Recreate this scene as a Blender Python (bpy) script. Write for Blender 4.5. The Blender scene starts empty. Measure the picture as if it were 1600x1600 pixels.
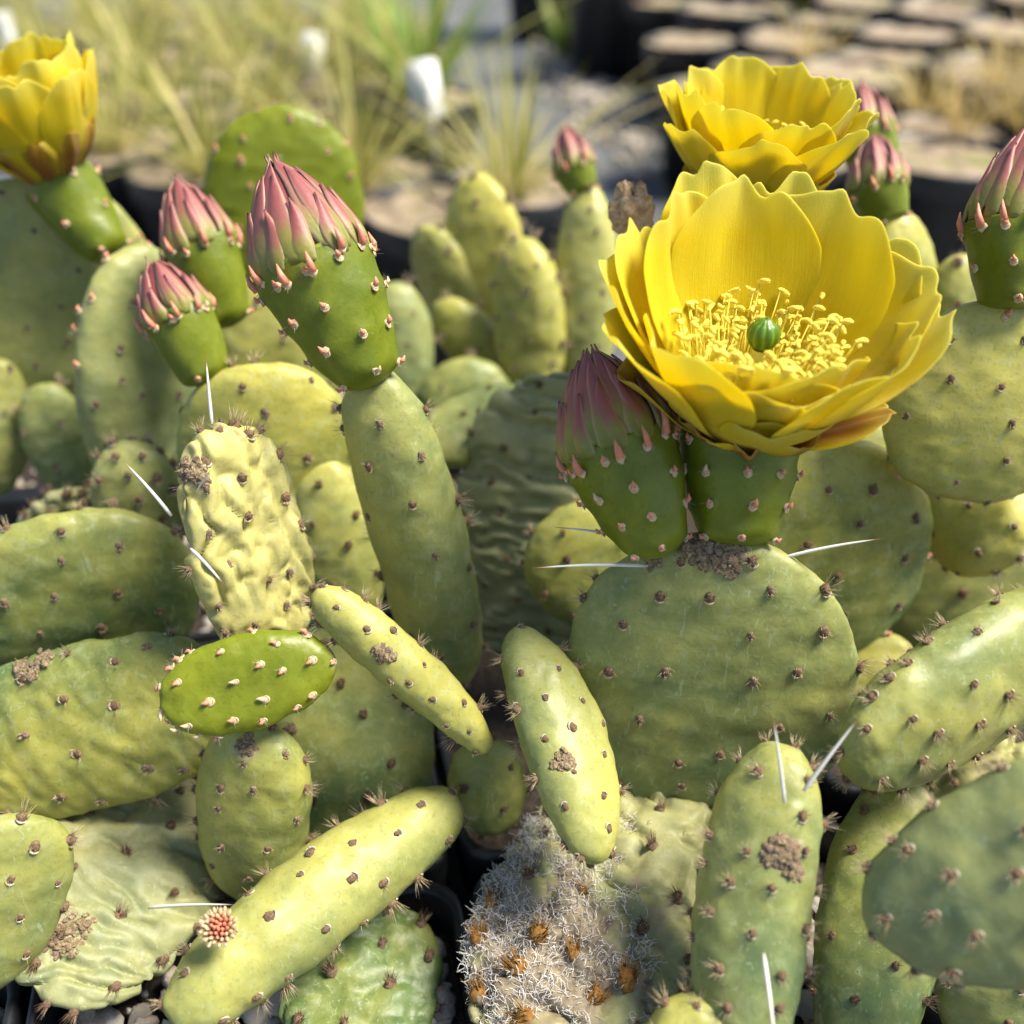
import bpy, math, random
import numpy as np
from mathutils import Vector, Matrix

rng = np.random.default_rng(7)
random.seed(7)
scene = bpy.context.scene
COL = scene.collection

# ------------------------------------------------------------------ camera
F_PX = 1604.0                      # focal length in photo pixels (1600 wide)
PITCH = math.radians(35.0)
CAM = np.array([0.0, 0.0, 0.36])
FWD = np.array([0.0, math.cos(PITCH), -math.sin(PITCH)])
RGT = np.array([1.0, 0.0, 0.0])
UPV = np.array([0.0, math.sin(PITCH), math.cos(PITCH)])
cd = bpy.data.cameras.new('camera')
cam = bpy.data.objects.new('camera', cd)
COL.objects.link(cam)
cd.sensor_width = 36.0
cd.lens = 36.0 * F_PX / 1600.0
cd.clip_start = 0.01
cd.clip_end = 200.0
cam.location = CAM
cam.rotation_euler = (math.pi / 2 - PITCH, 0, 0)
cd.dof.use_dof = True
cd.dof.focus_distance = 0.250
cd.dof.aperture_fstop = 7.2
scene.camera = cam

# ------------------------------------------------------------------ light
SUN_EL, SUN_AZ = math.radians(58), math.radians(90)   # azimuth: behind the camera, turned to the right
world = bpy.data.worlds.new('World')
scene.world = world
world.use_nodes = True
wn = world.node_tree
sky = wn.nodes.new('ShaderNodeTexSky')
sky.sky_type = 'NISHITA'
sky.sun_disc = False
sky.sun_elevation = SUN_EL
sun_vec = Vector((math.sin(SUN_AZ) * math.cos(SUN_EL), -math.cos(SUN_AZ) * math.cos(SUN_EL), math.sin(SUN_EL)))
sky.sun_rotation = math.atan2(sun_vec.x, sun_vec.y)
bg = wn.nodes['Background']
bg.inputs[1].default_value = 0.085
wn.links.new(sky.outputs[0], bg.inputs[0])
sl = bpy.data.lights.new('sun', 'SUN')
sl.energy = 4.6
sl.angle = math.radians(20)
sl.color = (1.0, 0.93, 0.80)
so = bpy.data.objects.new('sun', sl)
COL.objects.link(so)
so.rotation_euler = sun_vec.to_track_quat('Z', 'Y').to_euler()
vs = scene.view_settings
vs.view_transform = 'Standard'
vs.look = 'None'
vs.exposure = 0.9
vs.gamma = 1.0
vs.use_curve_mapping = False
scene.cycles.max_bounces = 6
scene.cycles.diffuse_bounces = 3
scene.cycles.glossy_bounces = 2
scene.cycles.transmission_bounces = 3
scene.cycles.use_denoising = True

# ------------------------------------------------------------------ helpers
def P(u, v, d):
    """photo pixel + depth along the view axis -> world point"""
    return CAM + d * (FWD + RGT * (u - 800) / F_PX - UPV * (v - 800) / F_PX)

def nrm(v):
    v = np.asarray(v, float)
    return v / max(np.linalg.norm(v), 1e-12)

def px(n, d):
    return n * d / F_PX

def _hash(i, j, k, seed):
    with np.errstate(over='ignore'):
        n = (i.astype(np.int64) * 374761393 + j.astype(np.int64) * 668265263 + k.astype(np.int64) * 2147483647 + seed * 1274126177)
        n = (n ^ (n >> 13)) * 1274126177
        n = n ^ (n >> 16)
    return (n & 0xFFFFF) / float(0xFFFFF)

def vnoise(p, seed=0):
    p = np.asarray(p, float)
    f = np.floor(p)
    t = p - f
    t = t * t * (3 - 2 * t)
    i, j, k = f[..., 0].astype(int), f[..., 1].astype(int), f[..., 2].astype(int)
    r = 0
    for a in (0, 1):
        wa = t[..., 0] if a else 1 - t[..., 0]
        for b in (0, 1):
            wb = t[..., 1] if b else 1 - t[..., 1]
            for c in (0, 1):
                wc = t[..., 2] if c else 1 - t[..., 2]
                r = r + wa * wb * wc * _hash(i + a, j + b, k + c, seed)
    return r * 2 - 1

def fbm(p, seed=0, octv=3):
    r, a, s = 0, 1, 1
    for o in range(octv):
        r = r + a * vnoise(np.asarray(p) * s, seed + o * 17)
        a *= .5
        s *= 2.03
    return r

def link(name, me, parent=None, world_loc=None):
    o = bpy.data.objects.new(name, me)
    COL.objects.link(o)
    loc = np.zeros(3) if world_loc is None else np.asarray(world_loc, float)
    o['w'] = [float(c) for c in loc]
    if parent is not None:
        o.parent = parent
        o.location = loc - np.array(parent['w'])
    else:
        o.location = loc
    return o

def tag(o, label, cat, group=None):
    o['label'] = label
    o['category'] = cat
    if group:
        o['group'] = group
    return o

def thing(name, loc, label, cat, group=None):
    return tag(link(name, None, None, loc), label, cat, group)

def mesh(name, V, Fc, mats, uv=None, attr=None, smooth=True, mi=None):
    """V (n,3), Fc list/array of faces, uv per-vertex (n,2), attr per-vertex colour (n,4)"""
    me = bpy.data.meshes.new(name)
    V = np.asarray(V, np.float32)
    if isinstance(Fc, np.ndarray):
        nf, k = Fc.shape
        idx = Fc.astype(np.int32).ravel()
        ls = np.arange(nf, dtype=np.int32) * k
    else:
        idx = np.array([i for f in Fc for i in f], np.int32)
        lens = np.array([len(f) for f in Fc])
        ls = np.concatenate([[0], np.cumsum(lens)[:-1]]).astype(np.int32)
        nf = len(Fc)
    me.vertices.add(len(V))
    me.vertices.foreach_set('co', V.ravel())
    me.loops.add(len(idx))
    me.loops.foreach_set('vertex_index', idx)
    me.polygons.add(nf)
    me.polygons.foreach_set('loop_start', ls)
    if uv is not None:
        l = me.uv_layers.new(name='UVMap')
        l.data.foreach_set('uv', np.asarray(uv, np.float32)[idx].ravel())
    if attr is not None:
        a = me.color_attributes.new('tone', 'FLOAT_COLOR', 'POINT')
        a.data.foreach_set('color', np.asarray(attr, np.float32).ravel())
    for m in (mats if isinstance(mats, (list, tuple)) else [mats]):
        me.materials.append(m)
    if mi is not None:
        me.polygons.foreach_set('material_index', np.asarray(mi, np.int32))
    me.update(calc_edges=True)
    me.validate()
    if smooth:
        me.polygons.foreach_set('use_smooth', np.ones(len(me.polygons), bool))
    return me

def grid_faces(n, m, wrap=False):
    """n rows, m columns"""
    c = m if wrap else m - 1
    i, j = np.meshgrid(np.arange(n - 1), np.arange(c), indexing='ij')
    a = i * m + j
    b = i * m + (j + 1) % m
    return np.stack([a, b, b + m, a + m], -1).reshape(-1, 4)

class MB:
    def __init__(s):
        s.V, s.F, s.M, s.UV, s.n = [], [], [], [], 0
    def add(s, V, Fc, mi=0, uv=None):
        V = np.asarray(V, float)
        s.V.append(V)
        s.UV.append(np.zeros((len(V), 2)) if uv is None else np.asarray(uv, float))
        s.F += [[int(i) + s.n for i in f] for f in Fc]
        s.M += [mi] * len(Fc)
        s.n += len(V)
    def cone(s, p, q, r, mi=0, k=3, tip=0.12, bend=None):
        """thin tapered bristle"""
        p, q = np.asarray(p, float), np.asarray(q, float)
        a = nrm(q - p)
        x = nrm(np.cross(a, [0.31, 0.77, 0.55]))
        y = np.cross(a, x)
        pts = [p, q] if bend is None else [p, (p + q) / 2 + np.asarray(bend), q]
        rs = [r, r * tip] if bend is None else [r, r * .75, r * tip]
        V = []
        for c, rr in zip(pts, rs):
            for i in range(k):
                t = 2 * math.pi * i / k
                V.append(c + rr * (x * math.cos(t) + y * math.sin(t)))
        Fc = [tuple(reversed(range(k)))] + [tuple(f) for f in grid_faces(len(pts), k, True)] + [tuple(range(len(V) - k, len(V)))]
        uv = np.repeat(np.linspace(0, 1, len(pts)), k)
        s.add(V, Fc, mi, np.stack([uv * 0, uv], 1))
    def build(s, name, mats, smooth=True):
        return mesh(name, np.concatenate(s.V), s.F, mats, uv=np.concatenate(s.UV), smooth=smooth, mi=s.M)

# ------------------------------------------------------------------ materials
def newmat(name):
    m = bpy.data.materials.new(name)
    m.use_nodes = True
    nt = m.node_tree
    return m, nt, nt.nodes['Principled BSDF'], nt.nodes['Material Output']

def N(nt, t, **kw):
    n = nt.nodes.new(t)
    for k, v in kw.items():
        if k.startswith('i_'):
            key = k[2:]
            key = int(key) if key.isdigit() else key.replace('_', ' ')
            n.inputs[key].default_value = v
        else:
            setattr(n, k, v)
    return n

def noise(nt, scale, detail=3, rough=.55, vec=None, dist=0.0):
    n = N(nt, 'ShaderNodeTexNoise', i_Scale=scale, i_Detail=detail, i_Roughness=rough, i_Distortion=dist)
    if vec is not None:
        nt.links.new(vec, n.inputs['Vector'])
    return n

def ramp(nt, fac, stops, interp='LINEAR'):
    r = N(nt, 'ShaderNodeValToRGB')
    r.color_ramp.interpolation = interp
    e = r.color_ramp.elements
    while len(e) < len(stops):
        e.new(0.5)
    for el, (p, c) in zip(e, stops):
        el.position = p
        el.color = (*c, 1) if len(c) == 3 else c
    nt.links.new(fac, r.inputs[0])
    return r

def mix(nt, fac, a, b, blend='MIX'):
    m = N(nt, 'ShaderNodeMix', data_type='RGBA', blend_type=blend)
    for val, k in ((fac, 0), (a, 6), (b, 7)):
        if isinstance(val, (int, float)):
            m.inputs[k].default_value = val
        elif isinstance(val, tuple):
            m.inputs[k].default_value = (*val, 1)
        else:
            nt.links.new(val, m.inputs[k])
    return m.outputs[2]

def math_(nt, op, a, b=0.0, clamp=False):
    m = N(nt, 'ShaderNodeMath', operation=op, use_clamp=clamp)
    for val, k in ((a, 0), (b, 1)):
        if isinstance(val, (int, float)):
            m.inputs[k].default_value = val
        else:
            nt.links.new(val, m.inputs[k])
    return m.outputs[0]

def bump(nt, h, strength, dist, prev=None):
    b = N(nt, 'ShaderNodeBump', i_Strength=strength, i_Distance=dist)
    nt.links.new(h, b.inputs['Height'])
    if prev is not None:
        nt.links.new(prev, b.inputs['Normal'])
    return b.outputs[0]

def skin_material(name, green, yellow, pale, gloss=.42, young=False):
    """pad skin; the attribute 'tone' holds R = yellow of the skin and painted light, G = cork / scar, B = random pad tint"""
    m, nt, b, out = newmat(name)
    at = N(nt, 'ShaderNodeAttribute', attribute_name='tone')
    sep = N(nt, 'ShaderNodeSeparateColor')
    nt.links.new(at.outputs['Color'], sep.inputs[0])
    co = N(nt, 'ShaderNodeTexCoord').outputs['Object']
    n1 = noise(nt, 55, 2, .6, co)
    n2 = noise(nt, 260, 3, .65, co, .6)
    n3 = noise(nt, 900, 1, .6, co)
    y = math_(nt, 'ADD', sep.outputs[0], math_(nt, 'MULTIPLY', math_(nt, 'SUBTRACT', n1.outputs[0], .5), 1.15), True)
    y = math_(nt, 'ADD', y, math_(nt, 'MULTIPLY', math_(nt, 'SUBTRACT', n2.outputs[0], .5), .45), True)
    c = mix(nt, y, green, yellow)
    pl = ramp(nt, n2.outputs[0], [(.52, (0, 0, 0)), (.74, (1, 1, 1))])
    c = mix(nt, math_(nt, 'MULTIPLY', pl.outputs[0], .38 if not young else .16), c, pale)
    # sparse fine pale scratches
    mp = N(nt, 'ShaderNodeMapping')
    mp.inputs['Scale'].default_value = (1, 1, .12)
    mp.inputs['Rotation'].default_value = (.5, .8, .3)
    nt.links.new(co, mp.inputs[0])
    n4 = noise(nt, 700, 1, .5, mp.outputs[0], 1.5)
    sc = ramp(nt, n4.outputs[0], [(.66, (0, 0, 0)), (.72, (1, 1, 1))])
    c = mix(nt, math_(nt, 'MULTIPLY', sc.outputs[0], .35 if not young else .1), c, tuple(min(1, x * 1.25 + .05) for x in pale))
    # pin-point darker stomata flecks
    fl = ramp(nt, n3.outputs[0], [(.3, (1, 1, 1)), (.42, (0, 0, 0))])
    c = mix(nt, math_(nt, 'MULTIPLY', fl.outputs[0], .22), c, tuple(x * .55 for x in green))
    c = mix(nt, math_(nt, 'MULTIPLY', sep.outputs[2], .55), c, tuple(x * .8 for x in pale))
    cork = mix(nt, n2.outputs[0], (.10, .065, .035), (.46, .38, .26))
    c = mix(nt, sep.outputs[1], c, cork)
    nt.links.new(c, b.inputs['Base Color'])
    r = math_(nt, 'ADD', math_(nt, 'MULTIPLY', n2.outputs[0], .25), gloss - .1)
    nt.links.new(math_(nt, 'MAXIMUM', r, math_(nt, 'MULTIPLY', sep.outputs[1], .85)), b.inputs['Roughness'])
    b.inputs['Specular IOR Level'].default_value = .38
    if young:
        b.inputs['Subsurface Weight'].default_value = .2
        b.inputs['Subsurface Radius'].default_value = (.7, 1.0, .25)
        b.inputs['Subsurface Scale'].default_value = .002
    h = bump(nt, n2.outputs[0], .16, .001)
    nt.links.new(h, b.inputs['Normal'])
    return m

M_SKIN = skin_material('cactus_skin', (.10, .152, .046), (.54, .48, .09), (.30, .385, .235))
M_OLD = skin_material('old_cactus_skin', (.17, .20, .085), (.50, .45, .14), (.40, .42, .27), .5)
M_YOUNG = skin_material('young_cactus_skin', (.105, .145, .006), (.26, .29, .014), (.22, .27, .06), .36, True)

def simple(name, ca, cb, scale=300, rough=.7, sss=0, bmp=.3, bd=.0005, spec=.4):
    m, nt, b, out = newmat(name)
    co = N(nt, 'ShaderNodeTexCoord').outputs['Object']
    n = noise(nt, scale, 4, .6, co)
    r = ramp(nt, n.outputs[0], [(.3, ca), (.7, cb)])
    nt.links.new(r.outputs[0], b.inputs['Base Color'])
    b.inputs['Roughness'].default_value = rough
    b.inputs['Specular IOR Level'].default_value = spec
    if sss:
        b.inputs['Subsurface Weight'].default_value = sss
        b.inputs['Subsurface Scale'].default_value = .001
    if bmp:
        nt.links.new(bump(nt, n.outputs[0], bmp, bd), b.inputs['Normal'])
    return m

M_FELT = simple('areole_felt', (.08, .045, .026), (.25, .165, .10), 2500, .95)
M_FELT2 = simple('areole_grey_felt', (.09, .055, .035), (.30, .22, .15), 2500, .95)
M_BRIST = simple('glochid', (.38, .27, .15), (.66, .54, .36), 900, .6, bmp=0)
M_RIM = simple('areole_rim', (.34, .29, .20), (.62, .56, .44), 1500, .6, bmp=0)
M_PINK = simple('young_leaf_pink', (.62, .19, .13), (.72, .33, .20), 900, .5, .2)
M_CREAM = simple('young_leaf_base', (.52, .36, .20), (.72, .58, .38), 900, .6, .2)
M_SCAR = simple('corky_scar', (.12, .075, .04), (.48, .37, .22), 1300, .95, bmp=1, bd=.001)
M_DRY = simple('withered_petal', (.46, .22, .08), (.85, .64, .38), 700, .8, bmp=.8, bd=.001)
M_AMBER = simple('amber_felt', (.12, .055, .012), (.33, .17, .04), 1500, .95)
M_WOOL = simple('woolly_fibre', (.55, .52, .48), (.86, .84, .81), 400, .85, bmp=0)

def spine_material():
    m, nt, b, out = newmat('spine')
    uv = N(nt, 'ShaderNodeUVMap')
    sep = N(nt, 'ShaderNodeSeparateXYZ')
    nt.links.new(uv.outputs[0], sep.inputs[0])
    r = ramp(nt, sep.outputs[1], [(0, (.45, .40, .33)), (.1, (.74, .72, .66)), (.82, (.78, .75, .68)), (.93, (.35, .17, .08)), (1, (.16, .07, .03))])
    nt.links.new(r.outputs[0], b.inputs['Base Color'])
    b.inputs['Roughness'].default_value = .4
    return m
M_SPINE = spine_material()

def petal_material(name, red=False):
    m, nt, b, out = newmat(name)
    uv = N(nt, 'ShaderNodeUVMap')
    sep = N(nt, 'ShaderNodeSeparateXYZ')
    nt.links.new(uv.outputs[0], sep.inputs[0])
    mp = N(nt, 'ShaderNodeMapping')
    mp.inputs['Scale'].default_value = (46, 2.2, 1)
    nt.links.new(uv.outputs[0], mp.inputs[0])
    vein = noise(nt, 2.2, 4, .6, mp.outputs[0], .4)
    co = N(nt, 'ShaderNodeTexCoord').outputs['Object']
    spk = noise(nt, 2600, 2, .5, co)
    blot = noise(nt, 90, 3, .5, co)
    c = mix(nt, blot.outputs[0], (.92, .72, .008), (.96, .84, .018))
    c = mix(nt, ramp(nt, vein.outputs[0], [(.45, (0, 0, 0)), (.75, (1, 1, 1))]).outputs[0], c, (.95, .86, .05))
    c = mix(nt, ramp(nt, sep.outputs[1], [(.80, (0, 0, 0)), (1, (.75, .75, .75))]).outputs[0], c, (.86, .82, .22))
    c = mix(nt, ramp(nt, sep.outputs[1], [(.0, (.5, .5, .5)), (.28, (0, 0, 0))]).outputs[0], c, (.72, .66, .02))
    c = mix(nt, math_(nt, 'MULTIPLY', ramp(nt, spk.outputs[0], [(.62, (0, 0, 0)), (.7, (1, 1, 1))]).outputs[0], .35), c, (.95, .90, .35))
    if red:
        ax = math_(nt, 'ABSOLUTE', math_(nt, 'SUBTRACT', sep.outputs[0], .5))
        f = math_(nt, 'SUBTRACT', math_(nt, 'ADD', .30, math_(nt, 'MULTIPLY', vein.outputs[0], .12)), math_(nt, 'MULTIPLY', ax, .9))
        f = math_(nt, 'MULTIPLY', f, 4, True)
        f = math_(nt, 'MULTIPLY', f, ramp(nt, sep.outputs[1], [(.05, (1, 1, 1)), (.75, (.75, .75, .75)), (.9, (.5, .5, .5))]).outputs[0])
        c = mix(nt, f, c, (.42, .10, .035))
    nt.links.new(c, b.inputs['Base Color'])
    b.inputs['Roughness'].default_value = .42
    b.inputs['Specular IOR Level'].default_value = .3
    b.inputs['Sheen Weight'].default_value = .15
    tr = N(nt, 'ShaderNodeBsdfTranslucent')
    nt.links.new(c, tr.inputs[0])
    bn = bump(nt, vein.outputs[0], .28, .0006)
    bn = bump(nt, spk.outputs[0], .28, .00025, bn)
    nt.links.new(bn, b.inputs['Normal'])
    nt.links.new(bn, tr.inputs['Normal'])
    ms = N(nt, 'ShaderNodeMixShader')
    ms.inputs[0].default_value = .58
    nt.links.new(b.outputs[0], ms.inputs[1])
    nt.links.new(tr.outputs[0], ms.inputs[2])
    nt.links.new(ms.outputs[0], out.inputs[0])
    return m
M_PETAL = petal_material('yellow_petal')
M_TEPAL = petal_material('red_striped_tepal', True)
M_ANTHER = simple('pollen_anther', (.84, .62, .05), (.95, .80, .16), 3000, .9, .1, 1, .0003)
M_FILAM = simple('filament', (.75, .62, .04), (.85, .74, .12), 900, .5, .1, 0)
M_STYLE = simple('style', (.70, .66, .18), (.80, .76, .30), 400, .5, .2, 0)

def stigma_material():
    m, nt, b, out = newmat('stigma')
    uv = N(nt, 'ShaderNodeUVMap')
    sep = N(nt, 'ShaderNodeSeparateXYZ')
    nt.links.new(uv.outputs[0], sep.inputs[0])
    r = ramp(nt, sep.outputs[0], [(.0, (.05, .13, .008)), (.55, (.10, .22, .015)), (1, (.42, .50, .06))])
    nt.links.new(r.outputs[0], b.inputs['Base Color'])
    b.inputs['Roughness'].default_value = .33
    b.inputs['Subsurface Weight'].default_value = .1
    b.inputs['Subsurface Scale'].default_value = .001
    return m
M_STIGMA = stigma_material()

def scale_material():
    """bud scales: olive at the foot, dusty red above, pale thin margins"""
    m, nt, b, out = newmat('bud_scale')
    uv = N(nt, 'ShaderNodeUVMap')
    sep = N(nt, 'ShaderNodeSeparateXYZ')
    nt.links.new(uv.outputs[0], sep.inputs[0])
    co = N(nt, 'ShaderNodeTexCoord').outputs['Object']
    n = noise(nt, 500, 4, .6, co)
    s = math_(nt, 'ADD', sep.outputs[1], math_(nt, 'MULTIPLY', math_(nt, 'SUBTRACT', n.outputs[0], .5), .25))
    r = ramp(nt, s, [(0, (.13, .18, .012)), (.25, (.22, .22, .035)), (.5, (.29, .095, .075)), (.8, (.265, .06, .066)), (1, (.19, .04, .046))])
    ax = math_(nt, 'ABSOLUTE', math_(nt, 'SUBTRACT', sep.outputs[0], .5))
    c = mix(nt, math_(nt, 'MULTIPLY', ramp(nt, ax, [(.30, (0, 0, 0)), (.5, (1, 1, 1))]).outputs[0], .6), r.outputs[0], (.48, .36, .24))
    c = mix(nt, math_(nt, 'MULTIPLY', n.outputs[0], .14), c, (.45, .22, .18))
    nt.links.new(c, b.inputs['Base Color'])
    b.inputs['Roughness'].default_value = .5
    b.inputs['Subsurface Weight'].default_value = .15
    b.inputs['Subsurface Scale'].default_value = .001
    nt.links.new(bump(nt, n.outputs[0], .3, .0005), b.inputs['Normal'])
    return m
M_SCALE = scale_material()

def gravel_material(name, stops, scale=60):
    m, nt, b, out = newmat(name)
    oi = N(nt, 'ShaderNodeObjectInfo')
    geo = N(nt, 'ShaderNodeNewGeometry')
    co = N(nt, 'ShaderNodeTexCoord').outputs['Object']
    n = noise(nt, 700, 5, .65, co, .8)
    n2 = noise(nt, scale * 3, 3, .5, co)
    rnd = math_(nt, 'FRACT', math_(nt, 'ADD', geo.outputs['Random Per Island'], oi.outputs['Random']))
    r = ramp(nt, rnd, stops)
    c = mix(nt, ramp(nt, n.outputs[0], [(.35, (0, 0, 0)), (.7, (.55, .55, .55))]).outputs[0], r.outputs[0], (.62, .57, .48))
    c = mix(nt, ramp(nt, n2.outputs[0], [(.52, (0, 0, 0)), (.62, (.6, .6, .6))]).outputs[0], c, (.30, .20, .12))
    nt.links.new(c, b.inputs['Base Color'])
    b.inputs['Roughness'].default_value = .85
    nt.links.new(bump(nt, n.outputs[0], .7, .0012), b.inputs['Normal'])
    return m
M_GRAVEL = gravel_material('gravel', [(0, (.30, .28, .25)), (.3, (.48, .44, .38)), (.6, (.56, .53, .48)), (.8, (.40, .30, .21)), (1, (.22, .20, .18))])
M_TOPSOIL = simple('potting_grit', (.14, .10, .06), (.60, .47, .34), 70, .95, bmp=1, bd=.004)
M_SOIL = simple('dark_soil', (.02, .015, .011), (.07, .05, .035), 400, .95, bmp=1, bd=.003)
M_POT = simple('black_pot_plastic', (.008, .009, .011), (.022, .024, .028), 90, .42, bmp=.2, bd=.0008, spec=.5)
M_GRASS = None

def cloth_material():
    m, nt, b, out = newmat('weed_cloth')
    co = N(nt, 'ShaderNodeTexCoord').outputs['Object']
    n = noise(nt, 6, 6, .65, co)
    n2 = noise(nt, 60, 4, .6, co)
    w = N(nt, 'ShaderNodeTexWave', i_Scale=120, i_Distortion=.4)
    nt.links.new(co, w.inputs[0])
    c = mix(nt, ramp(nt, n.outputs[0], [(.35, (0, 0, 0)), (.7, (1, 1, 1))]).outputs[0], (.085, .092, .102), (.17, .175, .185))
    c = mix(nt, ramp(nt, n2.outputs[0], [(.58, (0, 0, 0)), (.72, (.7, .7, .7))]).outputs[0], c, (.30, .25, .19))
    c = mix(nt, math_(nt, 'MULTIPLY', w.outputs[1], .2), c, (.05, .055, .06))
    nt.links.new(c, b.inputs['Base Color'])
    b.inputs['Roughness'].default_value = .7
    nt.links.new(bump(nt, w.outputs[1], .4, .002), b.inputs['Normal'])
    return m

def blade_material(name, lo, hi, dry):
    m, nt, b, out = newmat(name)
    uv = N(nt, 'ShaderNodeUVMap')
    sep = N(nt, 'ShaderNodeSeparateXYZ')
    nt.links.new(uv.outputs[0], sep.inputs[0])
    geo = N(nt, 'ShaderNodeNewGeometry')
    c = mix(nt, sep.outputs[1], lo, hi)
    c = mix(nt, ramp(nt, geo.outputs['Random Per Island'], [(.45, (0, 0, 0)), (.75, (1, 1, 1))]).outputs[0], c, dry)
    nt.links.new(c, b.inputs['Base Color'])
    b.inputs['Roughness'].default_value = .55
    tr = N(nt, 'ShaderNodeBsdfTranslucent')
    nt.links.new(c, tr.inputs[0])
    ms = N(nt, 'ShaderNodeMixShader')
    ms.inputs[0].default_value = .35
    nt.links.new(b.outputs[0], ms.inputs[1])
    nt.links.new(tr.outputs[0], ms.inputs[2])
    nt.links.new(ms.outputs[0], out.inputs[0])
    return m
M_BLADE = blade_material('grass_blade', (.32, .32, .07), (.44, .45, .11), (.72, .62, .26))
M_BLADE_G = blade_material('green_grass_blade', (.15, .25, .035), (.26, .40, .06), (.45, .45, .12))
M_BLADE_D = blade_material('dry_grass_blade', (.40, .30, .08), (.52, .40, .12), (.62, .48, .25))

# ------------------------------------------------------------------ the ground and the pots
SOIL_Z = 0.10
gx, gy = np.meshgrid(np.linspace(-20, 20, 81), np.linspace(-12, 28, 81), indexing='xy')
gz = .004 * fbm(np.stack([gx * .9, gy * .9, gx * 0], -1), 3)
gme = mesh('ground', np.stack([gx, gy, gz], -1).reshape(-1, 3), grid_faces(81, 81), cloth_material())
g = link('ground', gme)
g['kind'] = 'structure'
g['label'] = 'grey woven weed cloth spread over the ground under the pots'
g.location.z = -.006

ROT = math.radians(12)
EX = np.array([math.cos(ROT), math.sin(ROT), 0])
EY = np.array([-math.sin(ROT), math.cos(ROT), 0])
C0 = np.array([-.0148, .181, 0])
PITCH_POT = .115

def square_pot_mesh():
    """tapered square pot with a rolled rim, open on top"""
    mb_v, fc = [], []
    def ring(h, half, rad, k=5):
        pts = []
        for cx, cy, a0 in ((1, 1, 0), (-1, 1, 90), (-1, -1, 180), (1, -1, 270)):
            for i in range(k):
                a = math.radians(a0 + 90 * i / (k - 1))
                pts.append((cx * (half - rad) + rad * math.cos(a), cy * (half - rad) + rad * math.sin(a), h))
        return pts
    prof = [(0.0, .020, .008), (0.0, .040, .008), (.085, .0525, .009), (.086, .0555, .010), (.108, .0562, .010), (.1095, .0555, .010),
            (.1095, .0537, .010), (.107, .0532, .010), (.086, .0515, .009)]
    V = []
    for h, hf, r in prof:
        V += ring(h, hf, r)
    k = 20
    F_ = [tuple(f) for f in grid_faces(len(prof), k, True)] + [tuple(reversed(range(k)))]
    return mesh('pot_wall', V, F_, M_POT, smooth=False)
POT_ME = square_pot_mesh()

ico_cache = {}
def pebble_geo(level, seed):
    import bmesh
    if level not in ico_cache:
        bm = bmesh.new()
        bmesh.ops.create_icosphere(bm, subdivisions=level, radius=1)
        ico_cache[level] = (np.array([v.co[:] for v in bm.verts]), np.array([[v.index for v in f.verts] for f in bm.faces]))
        bm.free()
    V, Fc = ico_cache[level]
    r = np.random.default_rng(seed)
    s = np.array([1, r.uniform(.65, 1), r.uniform(.5, .8)])
    n = 1 + .30 * fbm(V * 1.3 + seed * 3.1, seed, 2)[:, None] + .08 * vnoise(V * 4 + seed, seed)[:, None]
    # chip flat facets off
    W = V * n
    for _ in range(6):
        d = nrm(r.normal(size=3))
        h = r.uniform(.62, .85)
        o = W @ d - h
        W = W - np.where(o > 0, o * .85, 0)[:, None] * d
    return W * s, Fc

PEBS = [pebble_geo(2, 40 + k) for k in range(10)]
PEB_ME = [mesh('pebble', *pebble_geo(3, 80 + k), M_GRAVEL, smooth=True) for k in range(10)]

def rand_rot(r):
    q = r.normal(size=4)
    q /= np.linalg.norm(q)
    return np.array(Matrix(__import__('mathutils').Quaternion(q).to_matrix()))

def pot_center(i, j):
    return C0 + EX * (i + .5) * PITCH_POT + EY * (j + .5) * PITCH_POT

def gravel_for(pc, half, n, seed, label, sizes=(.0018, .0052), big=None):
    r = np.random.default_rng(seed)
    Vs, Fs, k = [], [], 0
    for q in range(n):
        W, Fc = PEBS[r.integers(len(PEBS))]
        s = r.uniform(*sizes) if r.random() < .7 else sizes[0] * r.uniform(.7, 1.2)
        a, b = r.uniform(-half, half, 2)
        if half < .06:
            a, b = np.clip(a, -half + s * .7, half - s * .7), np.clip(b, -half + s * .7, half - s * .7)
        else:
            t, rr = r.uniform(0, 6.283), half * math.sqrt(r.random())
            a, b = rr * math.cos(t), rr * math.sin(t)
        p = EX * a + EY * b + np.array([0, 0, r.uniform(-.25, .5) * s])
        Vs.append((W * s) @ rand_rot(r).T + p)
        Fs.append(Fc + k)
        k += len(W)
    me = mesh('gravel', np.concatenate(Vs), np.concatenate(Fs), M_GRAVEL)
    o = link('gravel', me, None, pc + np.array([0, 0, SOIL_Z - .003]))
    o['kind'] = 'stuff'
    tag(o, label, 'gravel')
    return o

def square_pot(i, j, label):
    c = pot_center(i, j)
    o = thing('nursery_pot', c, label, 'pot', 'square nursery pots under the cacti')
    w = link('pot_wall', POT_ME, o, c)
    w.rotation_euler.z = ROT
    k = 12
    xs = np.linspace(-.0525, .0525, k)
    a, b = np.meshgrid(xs, xs, indexing='ij')
    V = EX * a[..., None] + EY * b[..., None]
    V[..., 2] = .0015 * fbm(np.stack([a * 60 + i, b * 60 + j, a * 0], -1), 5)
    link('soil', mesh('soil', V.reshape(-1, 3), grid_faces(k, k), M_SOIL), o, c + np.array([0, 0, SOIL_Z - .006]))
    return o

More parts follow.
